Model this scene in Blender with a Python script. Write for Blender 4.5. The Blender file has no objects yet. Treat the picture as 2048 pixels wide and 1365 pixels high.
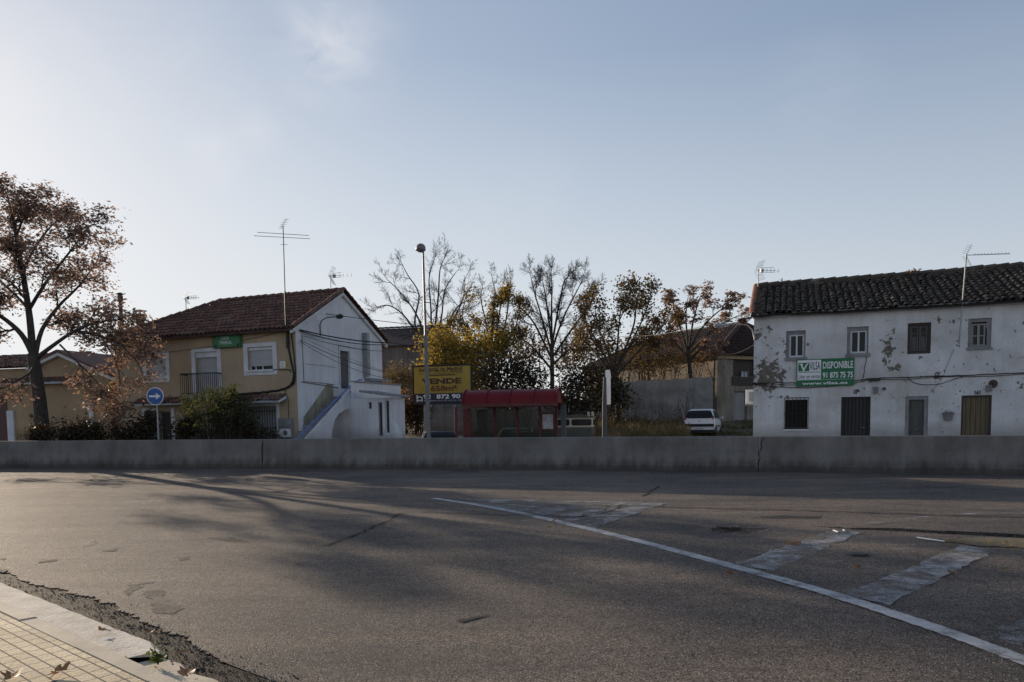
import bpy, math, random
from math import sin, cos, tan, pi, radians, sqrt, atan2, floor, exp
from mathutils import Vector, Matrix, noise
R_ = random.Random(7)
scene = bpy.context.scene
COL = scene.collection
# ------------------------------------------------------------------ camera model (real-world metres, camera 1.6 m above the road)
FPX, PITCH, ROLL, HOR, CX, CZ = 1500.0, 0.07, 0.013, 836.0, 1024.0, 1.6
CY = HOR + FPX * tan(PITCH)
_f = Vector((0, cos(PITCH), -sin(PITCH))); _u = Vector((0, sin(PITCH), cos(PITCH))); _r = Vector((1, 0, 0))
RT = _r * cos(ROLL) - _u * sin(ROLL); UP = _u * cos(ROLL) + _r * sin(ROLL)
CAM = Vector((0, 0, CZ))
def ray(px, py): return _f + RT * ((px - CX) / FPX) + UP * ((CY - py) / FPX)
def at(px, py, D):
    q = ray(px, py); return CAM + q * (D / q.y)
def gr(px, py, z=0.0):
    q = ray(px, py); return CAM + q * ((z - CZ) / q.z)
cd = bpy.data.cameras.new('camera'); cam = bpy.data.objects.new('camera', cd); COL.objects.link(cam)
m = Matrix.Identity(4)
for i in range(3):
    m[i][0] = RT[i]; m[i][1] = UP[i]; m[i][2] = -_f[i]; m[i][3] = CAM[i]
cam.matrix_world = m
cd.sensor_width = 36; cd.lens = FPX / 2048 * 36; cd.shift_y = (CY - 682.5) / 2048; cd.clip_end = 6000; cd.clip_start = 0.05
scene.camera = cam
# ------------------------------------------------------------------ materials
def newmat(name):
    M = bpy.data.materials.new(name); M.use_nodes = True
    nt = M.node_tree; return M, nt, nt.nodes['Principled BSDF']
def N(nt, t, **k):
    n = nt.nodes.new(t)
    for a, b in k.items():
        if a.startswith('i_'): n.inputs[a[2:].replace('_', ' ')].default_value = b
        else: setattr(n, a, b)
    return n
def L(nt, a, b): nt.links.new(a, b)
def c4(c): return (c[0], c[1], c[2], 1)
def ramp(nt, src, p0, p1, c0=(0, 0, 0), c1=(1, 1, 1)):
    r = N(nt, 'ShaderNodeValToRGB'); e = r.color_ramp.elements
    e[0].position = p0; e[1].position = p1; e[0].color = c4(c0); e[1].color = c4(c1)
    L(nt, src, r.inputs[0]); return r.outputs[0]
def mixc(nt, fac, a, b, mode='MIX'):
    x = N(nt, 'ShaderNodeMix', data_type='RGBA', blend_type=mode)
    for s, v in ((0, fac), (6, a), (7, b)):
        if isinstance(v, (int, float)): x.inputs[s].default_value = v
        elif isinstance(v, tuple): x.inputs[s].default_value = c4(v)
        else: L(nt, v, x.inputs[s])
    return x.outputs[2]
def coords(nt, kind='Object', scale=None):
    t = N(nt, 'ShaderNodeTexCoord').outputs[kind]
    if scale:
        mp = N(nt, 'ShaderNodeMapping'); mp.inputs['Scale'].default_value = scale; L(nt, t, mp.inputs[0]); t = mp.outputs[0]
    return t
def nz(nt, vec, scale, detail=4, rough=0.6):
    n = N(nt, 'ShaderNodeTexNoise'); n.inputs['Scale'].default_value = scale; n.inputs['Detail'].default_value = detail
    n.inputs['Roughness'].default_value = rough; L(nt, vec, n.inputs['Vector']); return n.outputs[0]
def bump(nt, h, bs, strength=0.3, dist=0.02):
    b = N(nt, 'ShaderNodeBump'); b.inputs['Strength'].default_value = strength; b.inputs['Distance'].default_value = dist
    L(nt, h, b.inputs['Height']); L(nt, b.outputs[0], bs.inputs['Normal'])
def simple(name, c, c2=None, rough=0.7, sc=3.0, metal=0.0, bs=0.15, bsc=40.0, lo=0.35, hi=0.65, island=0.0, spec=0.4):
    M, nt, b = newmat(name)
    c2 = c2 or tuple(x * 0.72 for x in c)
    v = coords(nt)
    col = ramp(nt, nz(nt, v, sc, 6), lo, hi, c2, c)
    if island:
        g = N(nt, 'ShaderNodeNewGeometry').outputs['Random Per Island']
        col = mixc(nt, 1.0, col, ramp(nt, g, 0, 1, (1 - island,) * 3, (1 + island * .6,) * 3), 'MULTIPLY')
    L(nt, col, b.inputs['Base Color'])
    b.inputs['Roughness'].default_value = rough; b.inputs['Metallic'].default_value = metal
    b.inputs['Specular IOR Level'].default_value = spec
    if bs: bump(nt, nz(nt, v, bsc, 4), b, bs)
    return M
def leafmat(name, c, c2, trans=0.45, tint=(1.5, 1.2, 0.6)):
    M, nt, b = newmat(name)
    g = N(nt, 'ShaderNodeNewGeometry').outputs['Random Per Island']
    col = ramp(nt, g, 0.0, 1.0, c, c2)
    v = coords(nt)
    col = mixc(nt, 1.0, col, ramp(nt, nz(nt, v, 0.9, 2), 0.3, 0.7, (.6, .6, .6), (1.25, 1.2, 1.1)), 'MULTIPLY')
    L(nt, col, b.inputs['Base Color']); b.inputs['Roughness'].default_value = 0.55
    b.inputs['Specular IOR Level'].default_value = 0.3
    t = N(nt, 'ShaderNodeBsdfTranslucent'); L(nt, mixc(nt, 1.0, col, tint, 'MULTIPLY'), t.inputs[0])
    mx = N(nt, 'ShaderNodeMixShader'); mx.inputs[0].default_value = trans
    L(nt, b.outputs[0], mx.inputs[1]); L(nt, t.outputs[0], mx.inputs[2])
    L(nt, mx.outputs[0], nt.nodes['Material Output'].inputs[0]); return M
def glassmat(name, c=(0.015, 0.017, 0.02), rough=0.08):
    M, nt, b = newmat(name); b.inputs['Base Color'].default_value = c4(c); b.inputs['Roughness'].default_value = rough
    b.inputs['Specular IOR Level'].default_value = 0.22
    bump(nt, nz(nt, coords(nt), 3.0, 2), b, 0.04); return M
def thinglass(name, tint, clear=0.75):
    M, nt, b = newmat(name); b.inputs['Base Color'].default_value = c4(tint); b.inputs['Roughness'].default_value = 0.12
    t = N(nt, 'ShaderNodeBsdfTransparent'); t.inputs[0].default_value = (0.75, 0.78, 0.74, 1)
    f = ramp(nt, nz(nt, coords(nt), 5, 5), 0.3, 0.75, (clear + .1,) * 3, (clear - .18,) * 3)
    mx = N(nt, 'ShaderNodeMixShader'); L(nt, f, mx.inputs[0]); L(nt, b.outputs[0], mx.inputs[1]); L(nt, t.outputs[0], mx.inputs[2])
    L(nt, mx.outputs[0], nt.nodes['Material Output'].inputs[0]); return M

def plaster(name, base, dirty, under, spots, peel_bias=0.0, sc=1.0, streak=0.25):
    """old painted render: stains, streaks under edges, and peeled patches inside given local spots (x, z, rx, rz, strength)"""
    M, nt, b = newmat(name); v = coords(nt)
    big = nz(nt, v, 0.55 * sc, 6); col = ramp(nt, big, 0.38, 0.62, dirty, base)
    st = nz(nt, coords(nt, 'Object', (5, 5, 0.35)), 1.0, 5)
    col = mixc(nt, 1.0, col, ramp(nt, st, 0.35, 0.6, (1 - streak,) * 3, (1, 1, 1)), 'MULTIPLY')
    fine = nz(nt, v, 22, 5); col = mixc(nt, 1.0, col, ramp(nt, fine, 0.3, 0.7, (.86,) * 3, (1.06,) * 3), 'MULTIPLY')
    sep = N(nt, 'ShaderNodeSeparateXYZ'); L(nt, v, sep.inputs[0])
    acc = None
    for (x, z, rx, rz, s) in spots:
        mp = N(nt, 'ShaderNodeMapping'); mp.inputs['Location'].default_value = (-x / rx, 0, -z / rz)
        mp.inputs['Scale'].default_value = (1 / rx, 0, 1 / rz); L(nt, v, mp.inputs[0])
        ln = N(nt, 'ShaderNodeVectorMath', operation='LENGTH'); L(nt, mp.outputs[0], ln.inputs[0])
        mr = N(nt, 'ShaderNodeMapRange'); mr.inputs[1].default_value = 1.25; mr.inputs[2].default_value = 0.2
        mr.inputs[3].default_value = 0; mr.inputs[4].default_value = s; L(nt, ln.outputs['Value'], mr.inputs[0])
        if acc is None: acc = mr.outputs[0]
        else:
            mm = N(nt, 'ShaderNodeMath', operation='MAXIMUM'); L(nt, acc, mm.inputs[0]); L(nt, mr.outputs[0], mm.inputs[1]); acc = mm.outputs[0]
    h = fine
    if acc is not None:
        p = nz(nt, v, 4.6, 9, 0.66)
        ad = N(nt, 'ShaderNodeMath', operation='ADD'); L(nt, acc, ad.inputs[0]); L(nt, p, ad.inputs[1])
        mask = ramp(nt, ad.outputs[0], 0.685, 0.70)
        ucol = ramp(nt, nz(nt, v, 7, 4), 0.35, 0.65, tuple(x * .6 for x in under), under)
        col = mixc(nt, mask, col, ucol)
        inv = N(nt, 'ShaderNodeMath', operation='SUBTRACT'); inv.inputs[0].default_value = 1; L(nt, mask, inv.inputs[1])
        a2 = N(nt, 'ShaderNodeMath', operation='MULTIPLY_ADD'); L(nt, inv.outputs[0], a2.inputs[0]); a2.inputs[1].default_value = 0.8; L(nt, fine, a2.inputs[2]); h = a2.outputs[0]
    # grime rising from the ground
    gm = N(nt, 'ShaderNodeMath', operation='MULTIPLY_ADD'); L(nt, big, gm.inputs[0]); gm.inputs[1].default_value = -1.6; L(nt, sep.outputs[2], gm.inputs[2])
    col = mixc(nt, 1.0, col, ramp(nt, gm.outputs[0], -0.4, 0.45, (.62, .6, .58), (1, 1, 1)), 'MULTIPLY')
    L(nt, col, b.inputs['Base Color']); b.inputs['Roughness'].default_value = 0.9; b.inputs['Specular IOR Level'].default_value = 0.2
    bump(nt, h, b, 0.45, 0.012); return M

def asphalt(name, c0, c1, tone=1.0, bumpy=0.7, spec=.32):
    M, nt, b = newmat(name); v = coords(nt)
    vo = N(nt, 'ShaderNodeTexVoronoi'); vo.inputs['Scale'].default_value = 105; L(nt, v, vo.inputs['Vector'])
    st = ramp(nt, vo.outputs['Color'], 0.15, 0.95, c0, c1)
    big = nz(nt, v, 0.35, 6); col = mixc(nt, 1.0, st, ramp(nt, big, 0.36, 0.66, (.60, .60, .62), (1.22, 1.17, 1.10)), 'MULTIPLY')
    st2 = nz(nt, coords(nt, 'Object', (0.35, 2.2, 1)), 0.8, 5)
    col = mixc(nt, 1.0, col, ramp(nt, st2, 0.36, 0.60, (.72, .72, .74), (1.12, 1.09, 1.06)), 'MULTIPLY')
    mid = nz(nt, v, 9, 5); col = mixc(nt, 1.0, col, ramp(nt, mid, 0.36, 0.64, (.8, .8, .8), (1.12, 1.12, 1.12)), 'MULTIPLY')
    # pale stones
    v2 = N(nt, 'ShaderNodeTexVoronoi'); v2.inputs['Scale'].default_value = 48; L(nt, v, v2.inputs['Vector'])
    sp = N(nt, 'ShaderNodeSeparateColor'); L(nt, v2.outputs['Color'], sp.inputs[0])
    dd = ramp(nt, v2.outputs['Distance'], 0.16, 0.26, (1, 1, 1), (0, 0, 0))
    pk = ramp(nt, sp.outputs[0], 0.64, 0.68)
    col = mixc(nt, mixc(nt, 1.0, pk, dd, 'MULTIPLY'), col, tuple(min(.62, x * 2.4) for x in c1))
    L(nt, col, b.inputs['Base Color'])
    b.inputs['Roughness'].default_value = 0.72; b.inputs['Specular IOR Level'].default_value = spec
    hm = N(nt, 'ShaderNodeMath', operation='MULTIPLY_ADD'); L(nt, vo.outputs['Distance'], hm.inputs[0]); hm.inputs[1].default_value = -1.0; L(nt, nz(nt, v, 45, 3), hm.inputs[2])
    bump(nt, hm.outputs[0], b, bumpy, 0.020); return M
def wornpaint(name, c, wear=0.5, rag=0.06):
    M, nt, b = newmat(name); v = coords(nt)
    b.inputs['Roughness'].default_value = 0.75
    L(nt, ramp(nt, nz(nt, v, 14, 5), 0.3, 0.7, tuple(x * .7 for x in c), c), b.inputs['Base Color'])
    a = nz(nt, v, 2.2, 8, 0.72); g = nz(nt, v, 60, 3)
    ad = N(nt, 'ShaderNodeMath', operation='MULTIPLY_ADD'); L(nt, g, ad.inputs[0]); ad.inputs[1].default_value = 0.45; L(nt, a, ad.inputs[2])
    f = ramp(nt, ad.outputs[0], wear + 0.2 - rag, wear + 0.2 + rag)
    t = N(nt, 'ShaderNodeBsdfTransparent'); mx = N(nt, 'ShaderNodeMixShader'); L(nt, f, mx.inputs[0])
    L(nt, t.outputs[0], mx.inputs[1]); L(nt, b.outputs[0], mx.inputs[2]); L(nt, mx.outputs[0], nt.nodes['Material Output'].inputs[0])
    bump(nt, g, b, 0.5, 0.01); return M
def concretemat(name, c, c2):
    M, nt, b = newmat(name); v = coords(nt)
    col = ramp(nt, nz(nt, v, 0.8, 7, 0.65), 0.35, 0.65, c2, c)
    st = nz(nt, coords(nt, 'Object', (4, 4, 0.6)), 1.1, 7)
    col = mixc(nt, 1.0, col, ramp(nt, st, 0.34, 0.66, (.84, .84, .84), (1.06,) * 3), 'MULTIPLY')
    sep = N(nt, 'ShaderNodeSeparateXYZ'); L(nt, v, sep.inputs[0])
    gm = N(nt, 'ShaderNodeMath', operation='MULTIPLY_ADD'); L(nt, st, gm.inputs[0]); gm.inputs[1].default_value = 0.5; L(nt, sep.outputs[2], gm.inputs[2])
    col = mixc(nt, 1.0, col, ramp(nt, gm.outputs[0], 0.36, 0.62, (.5, .48, .46), (1, 1, 1)), 'MULTIPLY')
    col = mixc(nt, 1.0, col, ramp(nt, gm.outputs[0], 1.1, 1.26, (1, 1, 1), (.72, .72, .72)), 'MULTIPLY')
    po = N(nt, 'ShaderNodeTexVoronoi'); po.inputs['Scale'].default_value = 5; L(nt, v, po.inputs['Vector'])
    col = mixc(nt, 1.0, col, ramp(nt, po.outputs['Distance'], 0.03, 0.07, (.45,) * 3, (1, 1, 1)), 'MULTIPLY')
    L(nt, col, b.inputs['Base Color']); b.inputs['Roughness'].default_value = 0.88; b.inputs['Specular IOR Level'].default_value = 0.25
    bump(nt, nz(nt, v, 35, 5), b, 0.4, 0.01); return M
def tilemat(name, c, c2, lichen=None, la=0.5):
    M, nt, b = newmat(name); v = coords(nt)
    g = N(nt, 'ShaderNodeNewGeometry').outputs['Random Per Island']
    col = ramp(nt, g, 0, 1, c2, c)
    col = mixc(nt, 1.0, col, ramp(nt, nz(nt, v, 9, 5), 0.3, 0.7, (.6,) * 3, (1.2,) * 3), 'MULTIPLY')
    if lichen: col = mixc(nt, ramp(nt, nz(nt, v, 1.3, 8, 0.7), la, la + .06), col, lichen)
    L(nt, col, b.inputs['Base Color']); b.inputs['Roughness'].default_value = 0.75; b.inputs['Specular IOR Level'].default_value = 0.35
    bump(nt, nz(nt, v, 50, 4), b, 0.3, 0.01); return M
def woodmat(name, c, vert=True, slat=None):
    M, nt, b = newmat(name); v = coords(nt, 'Object', (9, 9, 0.6) if vert else (0.6, 9, 9))
    col = ramp(nt, nz(nt, v, 2.5, 6), 0.3, 0.7, tuple(x * .55 for x in c), c)
    L(nt, col, b.inputs['Base Color']); b.inputs['Roughness'].default_value = 0.7
    bump(nt, nz(nt, v, 3, 5), b, 0.35, 0.01); return M
def slatmat(name, c, pitch):
    M, nt, b = newmat(name); v = coords(nt)
    w = N(nt, 'ShaderNodeTexWave', wave_type='BANDS', bands_direction='Z'); w.inputs['Scale'].default_value = 0.314 / pitch; L(nt, v, w.inputs['Vector'])
    col = mixc(nt, 1.0, ramp(nt, nz(nt, v, 3, 4), 0.3, 0.7, tuple(x * .85 for x in c), c), ramp(nt, w.outputs['Color'], 0.0, 0.3, (.6,) * 3, (1, 1, 1)), 'MULTIPLY')
    L(nt, col, b.inputs['Base Color']); b.inputs['Roughness'].default_value = 0.5; bump(nt, w.outputs['Color'], b, 0.5, 0.01); return M

MT = {}
def mats():
    m = MT
    m['road'] = asphalt('asphalt', (.012, .0105, .010), (.36, .305, .265), bumpy=1.0)
    m['road_low'] = asphalt('asphalt_rough', (.004, .0035, .003), (.085, .072, .060), bumpy=1.0, spec=.12)
    m['line'] = wornpaint('line_paint', (.50, .50, .50), 0.42, 0.15); m['worn'] = wornpaint('worn_paint', (.40, .40, .41), 0.55, 0.12)
    m['worn2'] = wornpaint('worn_paint_faint', (.38, .38, .39), 0.60, 0.11)
    m['patch'] = wornpaint('dark_patch', (.024, .021, .019), 0.47, 0.16)
    m['postgrey'] = simple('dull_post_paint', (.085, .088, .095), (.06, .062, .066), 0.6, 3)
    m['grit'] = simple('asphalt_grit', (.12, .105, .095), (.035, .03, .028), 0.9, 30, bs=0)
    m['crack'] = simple('crack_tar', (.012, .012, .012), rough=0.9, sc=20)
    m['kerb'] = simple('kerb_concrete', (.62, .53, .40), (.44, .38, .29), 0.85, 2.5, bs=0.3, bsc=60)
    m['strip'] = simple('gutter_concrete', (.68, .61, .51), (.44, .39, .33), 0.85, 5, bs=0.5, bsc=30)
    m['barrier'] = concretemat('barrier_concrete', (.215, .20, .188), (.13, .121, .114))
    m['earth'] = simple('earth', (.14, .115, .075), (.07, .06, .04), 0.95, 0.6, bs=0.6, bsc=12)
    m['pave_far'] = simple('far_pavement', (.25, .24, .22), (.17, .16, .15), 0.9, 1.2)
    m['white_side'] = plaster('white_gable_render', (.74, .75, .78), (.60, .61, .65), (.30, .29, .28), [], sc=0.8, streak=.10)
    m['yellow'] = plaster('ochre_render', (.47, .365, .25), (.38, .295, .20), (.30, .27, .22), [], sc=0.8, streak=.05)
    m['tan'] = plaster('tan_render', (.42, .315, .20), (.32, .235, .15), (.28, .24, .2), [], sc=0.9, streak=.08)
    m['white_old'] = plaster('peeling_whitewash', (.72, .722, .745), (.50, .485, .475), (.19, .165, .14),
        [(.45, 3.0, .85, .8, .30), (1.2, 3.9, .9, .8, .17), (.2, 4.4, .6, .5, .20), (.7, 2.55, .7, .25, .22), (2.5, 3.15, .28, .2, .33), (4.35, 3.75, .38, .85, .23), (4.5, 3.1, .4, .22, .24), (5.9, 2.75, .25, .35, .2), (7.4, .55, .35, .3, .26), (9.4, .5, .6, .35, .18), (11, 3.4, 1, .8, .15), (6.2, 2.6, 9, 3.2, .075), (8.3, 2.5, .5, .25, .2), (6.1, 4.6, .6, .25, .17), (10.2, 1.6, .5, .9, .16), (.9, 2.2, .8, .1, .2)], streak=.09)
    m['trim'] = simple('white_trim', (.66, .67, .70), (.52, .53, .56), 0.8, 2)
    m['greytrim'] = simple('grey_trim', (.27, .27, .28), (.18, .18, .19), 0.85, 5)
    m['shutter'] = slatmat('roller_shutter', (.46, .46, .48), 0.05)
    m['tile_red'] = tilemat('red_roof_tile', (.19, .095, .07), (.085, .048, .04), (.16, .12, .10), .56)
    m['tile_under'] = simple('tile_channel', (.085, .045, .035), (.05, .03, .025), 0.9, 4)
    m['tile_old'] = tilemat('old_roof_tile', (.115, .09, .07), (.045, .04, .035), (.20, .18, .14), .60)
    m['tile_end'] = tilemat('verge_tile', (.36, .15, .09), (.24, .10, .07))
    m['tile_under_old'] = simple('old_tile_channel', (.035, .033, .025), (.02, .02, .017), 0.95, 4)
    m['metal'] = simple('galvanised_metal', (.36, .37, .38), (.25, .26, .27), 0.45, 6, 0.6, .05)
    m['darkmetal'] = simple('dark_metal', (.035, .033, .033), (.02, .02, .02), 0.5, 8, 0.3, .05)
    m['cable'] = simple('cable_rubber', (.02, .02, .021), rough=0.6)
    m['lightcable'] = simple('grey_conduit', (.16, .16, .17), rough=0.6)
    m['lamp_grey'] = simple('lamp_paint', (.17, .17, .18), (.12, .12, .13), 0.45, 3, 0.2, .05)
    m['rust'] = simple('rusty_iron', (.10, .06, .045), (.05, .035, .03), 0.7, 6)
    m['glass'] = glassmat('window_glass', rough=.18); m['lens'] = glassmat('lamp_lens', (.35, .35, .36), .25)
    m['green'] = simple('sign_green', (.012, .155, .065), (.010, .12, .05), 0.45, 2, bs=.03)
    m['greenold'] = simple('faded_sign_green', (.06, .22, .10), (.045, .16, .075), 0.6, 2, bs=.03)
    m['darkgreen'] = simple('dark_green_paint', (.018, .045, .02), rough=0.6)
    m['white'] = simple('sign_white', (.78, .79, .80), (.68, .69, .70), 0.5, 3, bs=.03)
    m['navy'] = simple('sign_navy', (.02, .03, .06), rough=0.5); m['black'] = simple('black_paint', (.014, .014, .016), rough=0.5)
    m['blue'] = simple('sign_blue', (.03, .105, .33), (.025, .08, .27), 0.4, 3, bs=.02)
    m['yellowsign'] = simple('billboard_yellow', (.40, .29, .055), (.31, .22, .04), 0.6, 1.5, bs=.03)
    m['brownink'] = simple('billboard_ink', (.075, .035, .02), rough=0.6); m['rustink'] = simple('billboard_rust_ink', (.16, .055, .02), rough=0.6)
    m['red'] = simple('shelter_red', (.15, .009, .014), (.11, .008, .011), 0.5, 1.2, bs=.04, spec=.22)
    m['darkred'] = simple('dark_red_paint', (.13, .02, .02), (.08, .015, .015), 0.5, 3)
    m['shelterglass'] = thinglass('shelter_glass', (.05, .055, .045), .68)
    m['map'] = simple('faded_map', (.52, .53, .55), (.28, .29, .31), 0.5, 6, bs=.02)
    m['bark'] = simple('bark', (.085, .07, .06), (.045, .038, .033), 0.9, 9, bs=.8, bsc=22)
    m['twig'] = simple('twig_bark', (.055, .042, .036), (.032, .025, .021), 0.85, 5, bs=0)
    m['leaf_brown'] = leafmat('seed_cluster_leaf', (.16, .118, .10), (.34, .25, .20), .52, (1.2, 1.02, .92))
    m['leaf_yellow'] = leafmat('yellow_leaf', (.15, .125, .045), (.38, .31, .10), .58, (1.4, 1.2, .6))
    m['leaf_rust'] = leafmat('rust_leaf', (.11, .08, .05), (.27, .20, .11), .55, (1.3, 1.1, .7))
    m['leaf_green'] = leafmat('bush_leaf', (.025, .035, .016), (.085, .10, .038), .4, (1.5, 1.5, .6))
    m['leaf_dark'] = leafmat('ivy_leaf', (.030, .026, .018), (.080, .066, .044), .28)
    m['leaf_olive'] = leafmat('olive_leaf', (.11, .09, .04), (.29, .24, .09), .58)
    m['leaf_lime'] = leafmat('painted_sunlit_bush_leaf', (.24, .23, .06), (.55, .50, .17), .5, (1.3, 1.25, .6))  # sunlight on the top shoots is put into this brighter leaf colour
    m['leaf_orange'] = leafmat('orange_leaf', (.20, .085, .02), (.38, .17, .04), .45)
    m['straw'] = leafmat('dry_grass_blade', (.13, .105, .06), (.28, .235, .14), .4, (1.3, 1.15, .8))
    m['reed'] = leafmat('reed_leaf', (.07, .06, .035), (.22, .19, .12), .4)
    m['grassgreen'] = leafmat('green_grass_blade', (.05, .06, .02), (.14, .14, .05), .4)
    m['dryleaf'] = leafmat('fallen_leaf', (.16, .085, .04), (.34, .22, .12), .25, (1.2, 1, .8))
    m['carwhite'] = simple('white_car_paint', (.74, .75, .77), (.70, .71, .73), 0.25, 1, bs=0, spec=.6)
    m['cream'] = simple('cream_paint', (.50, .45, .36), (.42, .37, .29), 0.45, 2, bs=.02)
    m['vangrey'] = simple('dull_grey_green_paint', (.085, .088, .08), (.06, .06, .055), 0.5, 2, bs=.02)
    m['carblack'] = simple('black_car_paint', (.018, .019, .022), rough=0.22, bs=0, spec=.6)
    m['tyre'] = simple('tyre_rubber', (.018, .018, .018), rough=0.85); m['rim'] = simple('wheel_rim', (.35, .35, .36), rough=0.4, metal=.6, bs=0)
    m['taillight'] = simple('tail_light_red', (.32, .015, .015), rough=0.25, bs=0)
    m['darkdoor'] = woodmat('dark_slatted_door', (.035, .032, .034)); m['ochredoor'] = woodmat('ochre_wood_door', (.15, .115, .065))
    m['greydoor'] = woodmat('grey_wood_door', (.11, .105, .10)); m['brownwood'] = woodmat('dark_brown_wood', (.055, .042, .036))
    m['reddoor'] = woodmat('brown_red_door', (.11, .045, .04)); m['palewood'] = woodmat('weathered_pale_wood', (.36, .355, .34))
    m['paleblue'] = simple('blue_handrail_paint', (.12, .20, .48), (.09, .15, .36), 0.5, 5)
    m['khaki'] = plaster('stained_khaki_render', (.40, .37, .28), (.28, .26, .19), (.2, .2, .18), [], sc=2)
    m['brickwall'] = plaster('warehouse_render', (.34, .295, .24), (.21, .18, .15), (.16, .09, .065), [(5.5, 3.5, 1.5, 2.2, .24), (3.4, 2.2, .8, 3, .16), (1, 4.2, 3, 1, .12)], sc=1.1, streak=.3)
    m['gardenwall'] = plaster('grey_garden_wall', (.33, .315, .30), (.19, .18, .17), (.17, .14, .115), [(4, 1.4, 3, 1.2, .17), (1, 3, 3, 1, .15)], sc=1.3, streak=.12)
    m['mauvewall'] = plaster('dull_mauve_wall', (.22, .19, .18), (.15, .125, .115), (.1, .08, .07), [], sc=1)
    m['tile_dark'] = tilemat('dark_red_roof_tile', (.062, .033, .028), (.035, .022, .02))
    m['brickred'] = simple('brick_fragment', (.30, .17, .11), (.2, .11, .07), 0.9, 12)
    m['weed'] = leafmat('weed_leaf', (.06, .11, .02), (.15, .2, .04), .35)
    # block paving with grooves
    M, nt, b = newmat('pavement_blocks'); v = coords(nt)
    br = N(nt, 'ShaderNodeTexBrick', offset=0.0, squash=1.0); L(nt, v, br.inputs['Vector'])
    for k, x in (('Scale', 1.0), ('Mortar Size', .0055), ('Brick Width', .15), ('Row Height', .09), ('Mortar Smooth', .3), ('Bias', 0.0)): br.inputs[k].default_value = x
    br.inputs['Color1'].default_value = c4((.70, .58, .40)); br.inputs['Color2'].default_value = c4((.60, .49, .33)); br.inputs['Mortar'].default_value = c4((.05, .04, .03))
    col = mixc(nt, 1.0, br.outputs['Color'], ramp(nt, nz(nt, v, 1.6, 7, .65), .32, .66, (.72, .7, .66), (1.1, 1.08, 1.04)), 'MULTIPLY')
    col = mixc(nt, ramp(nt, nz(nt, v, 2.7, 8, .7), .60, .66), col, (.40, .36, .29))
    L(nt, col, b.inputs['Base Color']); b.inputs['Roughness'].default_value = .85
    hh = N(nt, 'ShaderNodeMath', operation='MULTIPLY_ADD'); L(nt, br.outputs['Fac'], hh.inputs[0]); hh.inputs[1].default_value = -1.0; L(nt, nz(nt, v, 40, 4), hh.inputs[2])
    bump(nt, hh.outputs[0], b, .9, .012); m['paving'] = M
mats()
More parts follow.
